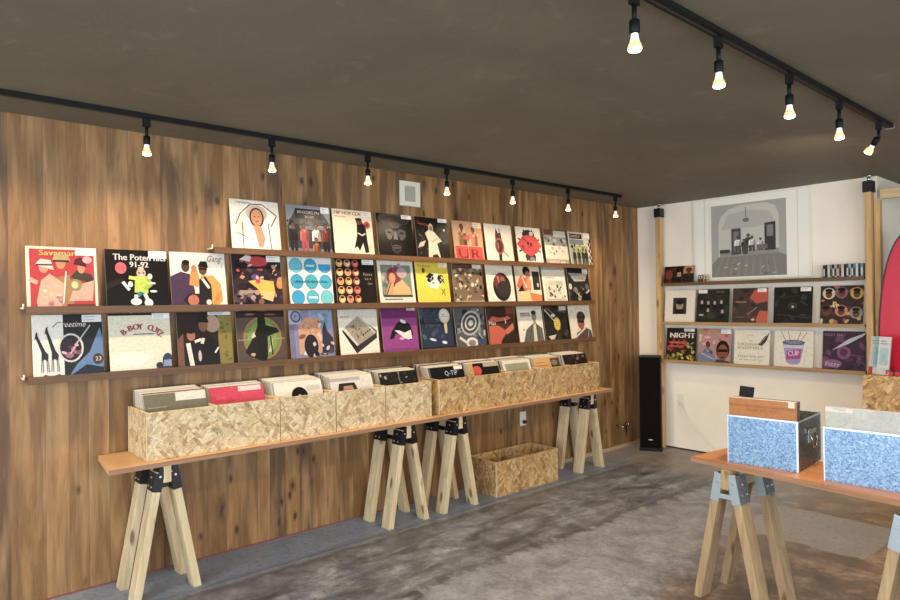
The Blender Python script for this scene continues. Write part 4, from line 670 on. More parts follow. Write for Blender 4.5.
# poster: a printed photo on large white paper
PW, PH = 1.03, 0.745
a = Art(PW, PH, 'e6e2d5').R(0.02, 0.02, 0.98, 0.98, 'edeae0').R(0.105, 0.0, 0.115, 1, 'd5cfbf').R(0.895, 0.0, 0.90, 1, 'd0c9b6')
fx0, fx1, fy0, fy1 = 0.172, 0.815, 0.03, 0.905
def q(u, v): return (fx0+(fx1-fx0)*u, fy0+(fy1-fy0)*v)
def qp(pts, c): a.P([q(*p_) for p_ in pts], c)
qp([(0, 0), (1, 0), (1, 1), (0, 1)], '8f8c86')
qp([(0, 0.14), (1, 0.14), (1, 1), (0, 1)], 'a5a29b')
qp([(0.10, 0.24), (0.10, 0.72), (0.14, 0.84), (0.24, 0.93), (0.4, 0.97), (0.74, 0.97), (0.86, 0.92), (0.9, 0.8), (0.9, 0.26)], 'c4c1b8')
qp([(0.14, 0.66), (0.24, 0.86), (0.5, 0.9), (0.78, 0.86), (0.86, 0.7), (0.6, 0.66)], 'b2afa7')
qp([(0, 0), (1, 0), (1, 0.26), (0.9, 0.30), (0.1, 0.28), (0, 0.18)], '7c7973')
qp([(0.12, 0.27), (0.9, 0.30), (0.9, 0.36), (0.12, 0.36)], '8f8c85')
for sx in range(9): qp([(0.05+0.1*sx, 0.02), (0.08+0.1*sx, 0.02), (0.16+0.085*sx, 0.26), (0.14+0.085*sx, 0.26)], '86837c')
qp([(0.28, 0.30), (0.41, 0.31), (0.41, 0.66), (0.28, 0.66)], '47443f'); qp([(0.31, 0.34), (0.38, 0.34), (0.38, 0.62), (0.31, 0.62)], '76736c')
qp([(0.72, 0.34), (0.86, 0.34), (0.86, 0.71), (0.72, 0.70)], '34322f'); qp([(0.75, 0.52), (0.83, 0.52), (0.83, 0.67), (0.75, 0.67)], '7f7c76')
a.Ln([q(0.48, 0.94), q(0.48, 0.8)], 0.006, '5d5a54'); a.E(*q(0.48, 0.765), 0.028, 0.025, '6f6c66')
for x, s_, c in ((0.37, 0.19, 'd8d5cc'), (0.45, 0.15, '2f2d2a'), (0.51, 0.21, '35332f'), (0.56, 0.18, 'd2cfc6'), (0.67, 0.15, 'bdbab2')):
    xx, yy = q(x, 0.31 if s_ > 0.22 else 0.34); a.man(xx, yy, s_, c, '5c5852', legs='4a4843')
qp([(0.12, 0.33), (0.26, 0.33), (0.26, 0.38), (0.12, 0.38)], '3a3834'); qp([(0.44, 0.30), (0.5, 0.30), (0.5, 0.42), (0.42, 0.42)], '4a4843'); qp([(0.62, 0.36), (0.76, 0.36), (0.76, 0.42), (0.62, 0.42)], '6b6862')
a.noise(10, ['a9a69f', '6b6862'], 301, q(0.2, 0)[0], q(0, 0.03)[1], q(0.9, 0)[0], q(0, 0.18)[1], 0.02)
for (u0, v0), (u1, v1) in (((0, 0), (1, 0)), ((1, 0), (1, 1)), ((1, 1), (0, 1)), ((0, 1), (0, 0))): a.Ln([q(u0, v0), q(u1, v1)], 0.006, 'f0ece0')
bm = bmesh.new(); ly = bm.loops.layers.float_color.new('Col'); box(bm, -PW/2, -0.004, 0, PW/2, 0.004, PH)
for f in bm.faces:
    for l in f.loops: l[ly] = srgb('dcd7c8')
bmesh.ops.recalc_face_normals(bm, faces=bm.faces); a.emit(bm, ly, -0.0045)
po = obj('wall_poster', bm, M['matteprint'], norm=False, loc=(1.118, L-0.012, 1.598)); tag(po, 'large white poster with a black-and-white photo of an arched barber room', 'poster')
# wide dark picture case, two little cases and the row of cassettes
a = Art(0.30, 0.165, '1b1210').noise(18, ['4a1c18', '2b1a14', '6b2a20'], 221, 0, 0, 0.4, 1, 0.1).E(0.18, 0.5, 0.12, 0.3, '7c2a20').E(0.52, 0.5, 0.07, 0.22, 'b59a80').E(0.5, 0.75, 0.09, 0.12, '17110f').E(0.52, 0.2, 0.1, 0.2, '100c0b').R(0.66, 0.0, 1, 1, 'c98d52').man(0.84, 0.0, 0.9, '231814', '5d3a28').R(0, 0.9, 0.7, 1, '0e0a09')
sleeve('picture_case', a, 'small wide dark picture case at the left of the highest white shelf', (0.475, L-0.075, WZ[0]+0.0008), 0, R(12), edge='1a1412', w=0.30, h=0.165, t=0.010, cat='record')
for x, lab, c1 in ((0.690, 'left one of two tiny cassette cases beside the dark picture case', '2a2a2c'), (0.742, 'right one of two tiny cassette cases, nearer the poster', 'b59a84')):
    a = Art(0.046, 0.072, c1).R(0.1, 0.5, 0.9, 0.9, 'd8d2c4').E(0.5, 0.3, 0.25, 0.2, '8a4a3a').E(0.5, 0.68, 0.2, 0.12, '3a3430')
    sleeve('cassette_case', a, lab, (x, L-0.06, WZ[0]+0.0008), 0, R(10), w=0.046, h=0.072, t=0.012, cat='cassette')
cs = ['2b2b2e', '3c3a38', 'cfc9bb', '8c8680', '1c1c20', 'c4beb2', '5c3a38', '8f7d5c', 'd9d3c6', '24262c', '3c4f5c', 'b8c4c4', '2c3a44', '6f8f98', 'd0d4d0', '33404a', '7b9aa0']
names = dict(zip(cs, ['black', 'charcoal', 'ivory', 'grey', 'near-black', 'pale grey', 'maroon', 'olive tan', 'cream', 'ink-blue', 'slate', 'pale aqua', 'navy', 'teal', 'silver white', 'blue-grey', 'light teal']))
for i, c in enumerate(cs):
    h_ = 0.103+0.004*((i*7) % 3)/2
    bm = bmesh.new(); ly = bm.loops.layers.float_color.new('Col'); box(bm, -0.0078, -0.03, 0, 0.0078, 0.03, h_)
    for f in bm.faces:
        for l in f.loops: l[ly] = srgb(c)
    bmesh.ops.recalc_face_normals(bm, faces=bm.faces)
    s_ = Art(0.0156, h_, 'fff'); s_.L = []; s_.R(0.2, 0.15, 0.8, 0.7, 'e3ded2' if i % 2 == 0 else '232325'); s_.emit(bm, ly, -0.0304)
    o = obj('cassette', bm, M['print'], norm=False, loc=(1.752+i*0.0166, L-0.07, WZ[0]+0.0006))
    tag(o, '%s cassette, %s in the row on the highest shelf' % (names[c], ['leftmost', 'second from left', 'third from left', 'fourth from left', 'fifth from left', 'sixth from left', 'seventh from left', 'eighth from left', 'middle one', 'eighth from right', 'seventh from right', 'sixth from right', 'fifth from right', 'fourth from right', 'third from right', 'second from right', 'rightmost'][i]), 'cassette', 'cassettes on the highest white wall shelf')

# ---------------------------------------------------------------- trestles: beam along local y, legs splay along local x
def trestle(label, loc, rz, top, blen, half, leg, style):
    t = thing('trestle', label, 'trestle', loc, (0, 0, rz))
    bh = 0.088
    mm = NM('x').m if False else None
    obj('beam', B((-0.019, -blen/2, top-bh, 0.019, blen/2, top)), M['leg'] if style == 'black' else M['legd'], t, 0.002)
    for ey in (-1, 1):
        yc = ey*(blen/2-0.047)
        for sx in (-1, 1):
            # the leg runs from under the beam's side out to the foot
            tx, fx = 0.033*sx, half*sx; tz = top-0.035; a_ = math.atan2((fx-tx), tz)
            Mx = Matrix.Translation((fx, yc, 0.0)) @ Matrix.Rotation(-a_, 4, 'Y')
            ln = math.hypot(fx-tx, tz)
            bm = bmesh.new(); box(bm, -0.019, -0.042, -0.03, 0.019, 0.042, ln)
            bmesh.ops.bevel(bm, geom=bm.edges[:], offset=0.002, segments=1, affect='EDGES')
            bm.transform(Mx); bmesh.ops.bisect_plane(bm, geom=bm.verts[:]+bm.edges[:]+bm.faces[:], plane_co=(0, 0, 0), plane_no=(0, 0, -1), clear_outer=True)
            bmesh.ops.holes_fill(bm, edges=[e for e in bm.edges if e.is_boundary])
            obj('leg', bm, leg, t)
            bm = bmesh.new()
            if style == 'black':
                box(bm, -0.0215, -0.0445, ln-0.095, 0.0215, 0.0445, ln-0.004, 0, Mx)
                box(bm, -0.006, -0.046, ln-0.030, 0.0225, 0.046, ln+0.025, 0, Mx)
            else:
                # folded strap: a broad face on the outer end and thin cheeks on the sides
                oy = -1 if ey < 0 else 1
                for k in (-1, 1): box(bm, -0.0215, k*0.0425, ln-0.115, 0.0215, k*0.0445, ln+0.02, 0, Mx)
                box(bm, sx*0.0195 if sx > 0 else -0.0215, -0.0445, ln-0.115, 0.0215 if sx > 0 else -0.0195, 0.0445, ln+0.012, 1, Mx)
            br = obj('bracket', bm, [M['bracket']] if style == 'black' else [M['strap'], M['galv2']], t, 0.0008)
            for (u, v) in ((0.022, -0.075), (-0.02, -0.075), (0.0, -0.03)):
                bm = bmesh.new(); cyl(bm, Mx @ Vector((0.0215*sx, u, ln+v)), Mx @ Vector((0.0255*sx, u, ln+v)), 0.005, seg=8)
                obj('bolt', bm, M['bolt'], br)
            bm = bmesh.new(); cyl(bm, Mx @ Vector((0.002, ey*0.0455, ln-0.02)), Mx @ Vector((0.002, ey*0.0505, ln-0.02)), 0.0055, seg=10)
            obj('bolt', bm, M['bolt'], br)
        # plate that ties the two legs together across the beam end
        bm = bmesh.new()
        if style == 'black': box(bm, -0.045, yc-0.012, top-0.118, 0.045, yc+0.012, top-0.090)
        else: box(bm, -0.05, yc+ey*0.0446, top-0.13, 0.05, yc+ey*0.0466, top-0.108)
        obj('cross_plate', bm, M['bracket'] if style == 'black' else M['strap'], t, 0.0008)
    return t
BT = 0.667
HT = BT-0.025-0.0006
lt = trestle('pale trestle with black brackets, leftmost along the wood wall', (0.20, 1.083, 0), R(90), HT, 0.30, 0.145, M['leg'], 'black')
dup(lt, (0.20, 2.585, 0), R(90), 'pale wooden trestle under the crate end of the left bench, left of its close twin')
dup(lt, (0.20, 3.035, 0), R(90), 'pale wooden trestle between its close twin and the empty floor crate')
dup(lt, (0.185, 4.545, 0), R(90), 'pale wooden trestle farthest along the wood wall, beyond the empty floor crate')
# bench boards
def bench(label, loc, rz, ln, wd, mat, edge, th=0.022, skew=0.0):
    t = thing('bench_top', label, 'bench', loc, (0, 0, rz))
    bm = B((0, -wd, 0, ln, 0, th))
    for v in bm.verts:
        if v.co.x < 0.01 and v.co.y < -0.1: v.co.x += skew
    obj('board', bm, mat, t, 0.0015)
    obj('board_edge', B((skew, -wd-0.0045, 0.001, ln, -wd-0.0002, th-0.001)), edge, t, 0.001)
    return t
bench('long orange pine board carrying five crates along the wood wall', (0.008, 0.852, BT-0.025), R(90), 1.958, 0.378, M['bench'], M['edge'], 0.025, -0.042)
bench('orange pine board carrying the three farther crates along the wood wall', (0.008, 2.818, BT-0.025), R(90), 1.96, 0.372, M['bench'], M['edge'], 0.025)

# ---------------------------------------------------------------- strand-board crates (local x along the wall, front towards -y)
CUT = plain('pale_cut_edge', 'dcc49a', 0.7)
def panel(name, dims, mat, t):
    """a board whose sawn top and narrow ends are paler than its faces"""
    bm = B(dims); bmesh.ops.recalc_face_normals(bm, faces=bm.faces)
    thin = min(dims[3]-dims[0], dims[4]-dims[1], dims[5]-dims[2])
    for f in bm.faces:
        e = sorted(x.calc_length() for x in f.edges)
        if e[0] < thin*1.2 and f.calc_area() < 0.03 and e[0] < 0.02: f.material_index = 1
    return obj(name, bm, [mat, CUT], t)
def crate(label, loc, rz, ln, dp, h, mat, cells):
    t = thing('record_crate', label, 'crate', loc, (0, 0, rz)); k = 0.012
    for i in range(cells): panel('front_panel', (ln*i/cells+(0.0009 if i else 0), -dp, 0, ln*(i+1)/cells-(0.0009 if i+1 < cells else 0), -dp+k, h), mat, t)
    panel('back_panel', (0, -k, 0, ln, 0, h), mat, t)
    panel('side_panel', (0, -dp+k+0.0002, 0, k, -k-0.0002, h), mat, t)
    panel('side_panel', (ln-k, -dp+k+0.0002, 0, ln, -k-0.0002, h), mat, t)
    panel('bottom_panel', (k+0.0002, -dp+k+0.0002, 0.0, ln-k-0.0002, -k-0.0002, k), mat, t)
    for i in range(1, cells): panel('divider', (ln*i/cells-k/2, -dp+k+0.0002, k, ln*i/cells+k/2, -k-0.0002, h-0.002), mat, t)
    return t
CZ, CHH, CD = BT+0.0012, 0.236, 0.315
CRX = 0.032
crates = [('first pale strand-board double crate from the left, with pink record', 0.990, 0.698, 2, 'osb_p'),
          ('pale strand-board crate, second from the left, holding white sleeves and a black disc', 1.693, 0.352, 1, 'osb_p'),
          ('pale strand-board crate, third from the left, with a portrait sleeve in front', 2.052, 0.352, 1, 'osb_p'),
          ('pale strand-board crate at the right end of the nearer bench board', 2.411, 0.368, 1, 'osb_p'),
          ('warm strand-board double crate at the left end of the farther bench board', 2.850, 0.705, 2, 'osb_w'),
          ('warm strand-board single crate in the middle of the farther bench board', 3.561, 0.345, 1, 'osb_w'),
          ('warm strand-board double crate at the far right end of the bench', 3.912, 0.715, 2, 'osb_w')]
CH0 = []
for lab, y, ln, cells, mt in crates:
    t = crate(lab, (CRX, y, CZ), R(90), ln, CD, CHH, M[mt], cells)
    for i in range(cells): CH0.append((y+ln*i/cells, ln/cells))
crate('empty two-bay strand-board crate on the floor under the bench', (0.03, 3.400, 0.0006), R(90), 0.69, 0.30, 0.254, M['osb_w'], 2)

# ---------------------------------------------------------------- records standing in the crates
def plain_sleeve_mesh(col, w, h, t, name='record_sleeve', stripe=None):
    bm = bmesh.new(); ly = bm.loops.layers.float_color.new('Col'); box(bm, -w/2, -t/2, 0, w/2, t/2, h)
    bmesh.ops.recalc_face_normals(bm, faces=bm.faces)
    for f in bm.faces:
        for l in f.loops: l[ly] = srgb(col)
    ar = Art(w, h, 'fff'); ar.L = []
    if stripe: ar.R(0.05, 0.1, 0.95, 0.95, stripe); ar.emit(bm, ly, -t/2-0.0003)
    me = bpy.data.meshes.new(name); bm.to_mesh(me); bm.free(); me.materials.append(M['print']); return me
PALE = [plain_sleeve_mesh(c, 0.309, 0.312, 0.0046, stripe=s_) for c, s_ in (('e6dfcd', None), ('ded5c0', None), ('efe9db', None), ('d3c8b0', 'b9ad94'), ('e9e2d2', None), ('cfc6b4', None))]
DARK = [plain_sleeve_mesh(c, 0.309, 0.312, 0.0046) for c in ('2a2624', '6b5f54', '4a4f5c', '8a4a3c')]
def FA(bg): return Art(0.309, 0.312, bg)
fronts = [
 (0.0, 0.12, FA('6f6a5c').R(0, 0.7, 1, 1, '77725f').R(0.5, 0.86, 1, 1, 'e6dfcf').lines(0.05, 0.72, 0.5, 0.84, 1, '9a947e', 0.02), 'olive-grey record sleeve with a white strip, frontmost in the leftmost crate bay', 'olive-grey'),
 (0.042, 0.10, FA('d31f4e').noise(8, ['e02a5a', 'c21a46'], 5, 0, 0.6, 1, 1, 0.08).R(0.52, 0.9, 0.95, 0.99, 'e8d5d0').T('LOVE', 0.1, 0.78, 0.05, 'e85a7c'), 'bright pink record sleeve frontmost in the second crate bay', 'bright pink'),
 (0.0, 0.10, FA('e9e3d4').E(0.5, 0.72, 0.17, 0.17, '120f0f').E(0.5, 0.72, 0.03, 0.03, 'c9c2b4').R(0.66, 0.8, 0.95, 0.9, 'cfc8ba'), 'white record sleeve with a black disc showing at its middle', 'white and black-disc'),
 (0.0, 0.12, FA('e3ddd2').R(0.0, 0.9, 0.7, 0.97, 'b5b0aa').P([(0.12, 0.6), (0.2, 0.86), (0.56, 0.86), (0.66, 0.6)], '2a211e').P([(0.24, 0.6), (0.3, 0.8), (0.5, 0.8), (0.56, 0.6)], 'b98a70'), 'white record sleeve topped by a cropped portrait in a crate', 'cropped-portrait'),
 (0.0, 0.05, FA('17191a').noise(22, ['3a3d3a', 'a8a69c', '22251f', '6a6c62'], 9, 0.02, 0.75, 1, 0.99, 0.04).R(0.5, 0.7, 0.52, 1, '8a8a84'), 'black record sleeve with pale scribbles, frontmost in the crate at the nearer board end', 'scribbled black'),
 (0.0, 0.08, FA('14151c').T('Q-TIP', 0.42, 0.80, 0.11, 'c9ccd4', w=0.38).R(0.72, 0.92, 0.98, 1.0, 'efece4'), 'black record sleeve lettered Q-TIP in grey', 'black lettered'),
 (0.006, 0.10, FA('1a1614').E(0.28, 0.82, 0.14, 0.12, 'd0342a').R(0.5, 0.9, 1, 1, 'b8a890').R(0.0, 0.7, 0.16, 1, 'c9a04a'), 'black record sleeve with a red shape, right of the Q-TIP one', 'black with red'),
 (0.0, 0.06, FA('e6e0cc').R(0.08, 0.5, 0.92, 0.92, 'a9a78e').R(0.12, 0.5, 0.88, 0.9, '9c9c84'), 'cream-framed grey-green record sleeve in the single warm crate', 'grey-green framed'),
 (0.0, 0.10, FA('d8a25c').R(0.66, 0.6, 1, 0.96, '4a3a34').E(0.8, 0.84, 0.12, 0.08, '8a7a74').lines(0.08, 0.75, 0.6, 0.9, 2, 'a8682c', 0.02), 'orange-tan record sleeve in the last double crate, left bay', 'orange-tan'),
 (0.0, 0.10, FA('2a1815').noise(14, ['6b2c24', '3c2a26', '8a6a5c', '1a1210'], 13, 0.05, 0.7, 0.95, 0.98, 0.06), 'dark brown patterned record sleeve in the farthest crate bay', 'dark brown patterned'),
]
rr = random.Random(5)
for bi, ((y0, wd), (setback, lean_v, art, lab, short)) in enumerate(zip(CH0, fronts)):
    yc = y0+wd/2+rr.uniform(-0.002, 0.002)
    xf = CRX+CD-0.012-0.012-setback
    base = CZ+0.013
    lean = R(19.5+(bi % 3)*1.2)
    # the records fan from leaning well back at the front to nearly upright at the back
    sleeve('record_sleeve', art, lab, (xf, yc, base), R(90), lean, w=0.309, h=0.312, t=0.0046)
    grp = 'records behind the %s sleeve' % short
    xb = CRX+0.012+0.060; n_ = int((xf-xb)/0.0098); lb = lean-R(0.42)*n_
    for k in range(1, n_+1):
        f_ = k/n_; me = rr.choice(DARK) if rr.random() < 0.13 else rr.choice(PALE)
        o = bpy.data.objects.new('record_sleeve', me); C.objects.link(o)
        o.location = (xf+(xb-xf)*f_, yc+rr.uniform(-0.0015, 0.0015), base+rr.choice((0, 0, 0.001, 0.004)))
        o.rotation_euler = (-(lean+(lb-lean)*f_), 0, R(90))
        tag(o, 'record sleeve packed on edge behind the %s one by the wood wall' % short, 'record', grp)

# ---------------------------------------------------------------- right bench, turned a little
BR = 0.655
RZ = R(-6.5)
bench('reddish pine board at the right under two metal record boxes', (2.113, 3.38, BR-0.025), RZ, 1.75, 0.385, M['bench2'], M['edge'], 0.025)
rt1 = trestle('weathered trestle with galvanised brackets at the right board, left end', (2.272, 3.105, 0), R(-3), BR-0.0256, 0.33, 0.150, M['legd'], 'zinc')
dup(rt1, (3.03, 2.985, 0), R(-6), 'weathered trestle with galvanised brackets cut by the right edge of the picture')
def metal_box(label, loc, rz, w_, d_, h_):
    t = thing('metal_record_box', label, 'record box', loc, (0, 0, rz)); k = 0.003
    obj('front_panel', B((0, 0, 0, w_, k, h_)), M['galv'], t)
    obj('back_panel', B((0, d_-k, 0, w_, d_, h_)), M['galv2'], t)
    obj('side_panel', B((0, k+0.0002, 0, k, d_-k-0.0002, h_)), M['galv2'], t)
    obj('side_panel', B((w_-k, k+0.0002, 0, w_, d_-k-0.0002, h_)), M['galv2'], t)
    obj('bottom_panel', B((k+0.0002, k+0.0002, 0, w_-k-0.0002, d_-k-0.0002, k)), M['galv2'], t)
    e = 0.007
    bm = B((-0.001, -0.001, h_-e, w_+0.001, 0, h_+0.001), (w_, -0.001, h_-e, w_+0.0015, d_, h_+0.001), (-0.0015, 0, h_-e, 0, d_, h_+0.001),
           (w_-e, -0.0015, 0, w_+0.001, 0, h_-e), (-0.001, -0.0015, 0, 0.004, 0, h_-e), (w_, 0, 0, w_+0.0015, 0.006, h_-e), (w_, d_-0.006, 0, w_+0.0015, d_, h_-e))
    obj('edge_trim', bm, M['alu'], t)
    # spring-loaded pull handle on the right side
    bm = bmesh.new(); x = w_+0.0018; yc = d_*0.52; zc = h_*0.55
    box(bm, x, yc-0.035, zc-0.015, x+0.003, yc+0.035, zc+0.04)
    hnd = obj('handle_plate', bm, M['alu'], t)
    bm = bmesh.new(); tube(bm, [(x+0.004, yc-0.03, zc+0.03), (x+0.018, yc-0.036, zc+0.005), (x+0.018, yc-0.03, zc-0.03), (x+0.018, yc+0.03, zc-0.03), (x+0.018, yc+0.036, zc+0.005), (x+0.004, yc+0.03, zc+0.03)], 0.004)
    box(bm, x+0.003, yc-0.035, zc+0.03, x+0.014, yc+0.035, zc+0.05)
    obj('handle', bm, M['chrome'], hnd)
    return t
b1 = (2.247, 3.012, BR+0.0008); a1 = R(4.5)
metal_box('blue-grey galvanised record box with orange-brown sleeve, left on the right-hand board', b1, a1, 0.305, 0.335, 0.222)
b2 = (2.672, 2.985, BR+0.0008); a2 = R(3.5)
metal_box('galvanised record box with grey-white sleeve, cut by the right edge', b2, a2, 0.325, 0.335, 0.225)
def inbox(b, a_, u, v): return (b[0]+u*math.cos(a_)-v*math.sin(a_), b[1]+u*math.sin(a_)+v*math.cos(a_), b[2]+0.0035)
ar = Art(0.294, 0.305, 'b0702f').R(0, 0.86, 1, 0.9, 'a0622a').T('GREATEST HITS', 0.25, 0.80, 0.045, '8f4a20', w=0.5).R(0.88, 0.90, 0.97, 0.985, 'ddd2c4').R(0.0, 0.985, 1, 1.0, 'dcc8b0')
sleeve('record_sleeve', ar, 'orange-brown record sleeve frontmost in the left metal box', inbox(b1, a1, 0.1525, 0.012), a1, 0.0, edge='6a3a2a', w=0.294, h=0.305, t=0.006)
ar = Art(0.312, 0.308, 'b8bcb8').R(0, 0.93, 0.32, 0.99, 'ddd0cc').R(0.32, 0.97, 1, 1.0, 'd0bfba').noise(10, ['b2b7b4', 'bec2bd'], 3, 0, 0.6, 1, 1, 0.1)
sleeve('record_sleeve', ar, 'grey-white record sleeve frontmost in the right metal box', inbox(b2, a2, 0.1625, 0.012), a2, 0.0, edge='d3c3be', w=0.312, h=0.308, t=0.006)
MD = [plain_sleeve_mesh(c, 0.288, 0.30, 0.0062) for c in ('5a2a20', '2a2326', '8a8a86', '3a3438')]
ML = [plain_sleeve_mesh(c, 0.305, 0.30, 0.0062) for c in ('c9c6bd', 'd8d0c2', 'a8aaa6')]
for i in range(5):
    for b_, a_, w_, ms, nm, g in ((b1, a1, 0.305, MD, 'dark record sleeve close behind the orange-brown one in the left metal box', 'dark records behind the orange-brown sleeve'), (b2, a2, 0.325, ML, 'pale record sleeve close behind the grey-white one in the right metal box', 'pale records behind the grey-white sleeve')):
        o = bpy.data.objects.new('record_sleeve', rr.choice(ms)); C.objects.link(o); o.location = inbox(b_, a_, w_/2, 0.024+0.0092*i); o.rotation_euler = (0, 0, a_); tag(o, nm, 'record', g)
# little screen on a thin stand behind the left metal box
t = thing('card_terminal', 'small black tilted screen on a thin stand behind the left metal box', 'tablet', (2.185, 3.36, BR+0.0006))
bm = bmesh.new(); cyl(bm, (0, 0, 0), (0, 0, 0.006), 0.035, seg=24); cyl(bm, (0, 0, 0.006), (0, 0, 0.27), 0.006, seg=12); obj('stand', bm, M['alu'], t)
mx = Matrix.Translation((0, -0.008, 0.29)) @ Matrix.Rotation(R(18), 4, 'Z') @ Matrix.Rotation(R(5), 4, 'Y') @ Matrix.Rotation(R(-14), 4, 'X')
bm = bmesh.new(); box(bm, -0.034, -0.005, -0.027, 0.034, 0.005, 0.027, 0, mx); obj('screen', bm, M['screen'], t, 0.001)

# ---------------------------------------------------------------- speaker, outlets, cable, valve, vent
yaw = math.atan2(0.095, 0.177)
t = thing('floor_speaker', 'tall slim black floor speaker in the corner by the white wall', 'speaker', (0.288, 5.498, 0.0008), (0, 0, yaw))
obj('cabinet', B((-0.1, 0.008, 0.012, 0.1, 0.20, 0.893)), M['spk'], t, 0.003)
obj('grille', B((-0.092, -0.004, 0.03, 0.092, 0.0078, 0.883)), M['cloth'], t, 0.003)
obj('plinth', B((-0.104, -0.006, 0.0, 0.104, 0.204, 0.0118)), M['spk'], t, 0.001)
obj('badge', B((-0.018, -0.0062, 0.105, 0.018, -0.0042, 0.111)), M['alu'], t)
def outlet(label, loc, rz):
    t = thing('wall_outlet', label, 'outlet', loc, (0, 0, rz))
    obj('cover_plate', B((-0.036, -0.006, -0.058, 0.036, -0.0005, 0.058)), M['plast'], t, 0.002)
    for z in (-0.024, 0.024): obj('socket', B((-0.016, -0.009, z-0.016, 0.016, -0.0062, z+0.016), (-0.008, -0.0095, z-0.006, -0.005, -0.0091, z+0.008), (0.005, -0.0095, z-0.006, 0.008, -0.0091, z+0.008)), M['plast'], t, 0.0005)
    return t
outlet('ivory wall outlet on the white wall beside the speaker', (0.452, L, 0.470), 0)
o_ = outlet('white wall outlet on the wood wall under the bench above the floor crate', (0, 4.042, 0.455), R(90))
obj('plug', B((-0.014, -0.034, -0.038, 0.014, -0.0105, -0.012)), M['slot'], o_, 0.002)
bm = bmesh.new(); pts = []
P0, P1, P2, P3 = Vector((0.455, L-0.03, 0.44)), Vector((0.52, L-0.05, 0.28)), Vector((0.75, L-0.10, 0.02)), Vector((1.30, L-0.35, 0.006))
for i in range(26):
    s_ = i/25; v = P0*(1-s_)**3+P1*3*s_*(1-s_)**2+P2*3*s_*s_*(1-s_)+P3*s_**3; v.z = max(v.z, 0.006); pts.append(v)
tube(bm, pts, 0.0045); box(bm, 0.44, L-0.034, 0.43, 0.468, L-0.0102, 0.460)
tag(obj('power_cable', bm, M['cablew']), 'thin white cable hanging from the outlet on the white wall down to the floor', 'cable')
bm = bmesh.new(); cyl(bm, (0, 5.37, 0.222), (0.07, 5.37, 0.222), 0.008); cyl(bm, (0.045, 5.37, 0.222), (0.045, 5.50, 0.222), 0.007); cyl(bm, (0.045, 5.50, 0.20), (0.045, 5.50, 0.244), 0.010); cyl(bm, (0.07, 5.35, 0.222), (0.07, 5.39, 0.222), 0.014)
tag(obj('wall_valve', bm, M['chrome']), 'small chrome valve low on the wood wall beside the speaker', 'valve')
t = thing('wall_vent', 'square white wall vent with grey mesh high on the wood wall', 'vent', (0, 2.885, 2.205), (0, 0, R(90)))
obj('vent_frame', B((-0.09, -0.012, -0.088, 0.09, -0.0005, -0.055), (-0.09, -0.012, 0.055, 0.09, -0.0005, 0.088), (-0.09, -0.012, -0.055, -0.05, -0.0005, 0.055), (0.05, -0.012, -0.055, 0.09, -0.0005, 0.055)), M['plast'], t)
k = NM('vent_mesh', 0.5); br_ = k.voro(k.coord(), 190, 'Distance', rnd=0.0); k.col(k.ramp(br_, [(0.35, '55504a'), (0.5, 'a9a498')]))
obj('vent_grille', B((-0.05, -0.008, -0.055, 0.05, -0.001, 0.055)), k.m, t)

# ---------------------------------------------------------------- right-hand corner: strand-board stand, booklets, red board
tag(obj('strand_board_stand', B((0, 0, 0, 0.7, 0.30, 0.868)), M['osb_w'], None, 0.002, (2.118, 5.32, 0.0008)), 'strand-board counter block below the red board at the right edge', 'counter')
for i, (c, lab) in enumerate((('e6e2e0', 'white booklet with red corner, tilted at the left of the booklets on the counter block'), ('9fd0dc', 'pale blue booklet in the middle of the booklets on the counter block'), ('e9edee', 'white booklet at the right of the booklets on the counter block'))):
    a = Art(0.085, 0.27, c).R(0, 0.0, 1, 0.18, 'c9303c' if i == 0 else 'dfe3e4').R(0.15, 0.25, 0.85, 0.7, ['d9dcdc', '6fc0d6', 'c2dbe2'][i]).lines(0.15, 0.78, 0.85, 0.92, 2, '7c8288', 0.02).E(0.5, 0.45, 0.2, 0.1, 'a8d4e0')
    sleeve('booklet', a, lab, (2.158+i*0.034, 5.44-i*0.028, 0.8705), R(-18), R(9), w=0.085, h=0.27, t=0.008, cat='booklet')
for i, (x, lab) in enumerate(((2.27, 'left one of two small red boxes on the counter block'), (2.325, 'right one of two small red boxes, at the right edge on the counter block'))):
    bm = B((-0.022, -0.02, 0, 0.022, 0.02, 0.028)); o = obj('trinket_box', bm, [M['redgl']], None, 0.003, (x, 5.39, 0.8694)); tag(o, lab, 'box')
    obj('box_lid', B((-0.0235, -0.0215, 0.0285, 0.0235, 0.0215, 0.036)), M['rim'], o, 0.002)
t = thing('red_board', 'tall rounded red board with dark rim behind the counter block, right edge', 'board', (2.39, 5.64, 0.02), (0, 0, 0))
def oval(rx, z0, z1, y0, y1, n=56):
    bm = bmesh.new(); A_ = []; B_ = []
    for i in range(n):
        t_ = 2*PI*i/n; c_, s_ = math.cos(t_), math.sin(t_)
        cxx = rx*math.copysign(abs(c_)**0.75, c_); czz = (z0+z1)/2+(z1-z0)/2*math.copysign(abs(s_)**0.9, s_)
        A_.append(bm.verts.new((cxx, y0, czz))); B_.append(bm.verts.new((cxx, y1, czz)))
    for i in range(n): bm.faces.new((A_[i], A_[(i+1) % n], B_[(i+1) % n], B_[i]))
    bm.faces.new(A_); bm.faces.new(B_[::-1]); return bm
obj('rim', oval(0.262, 0.0, 1.90, 0.0, 0.03), M['rim'], t); obj('red_face', oval(0.248, 0.014, 1.884, -0.006, -0.0005), M['redgl'], t)

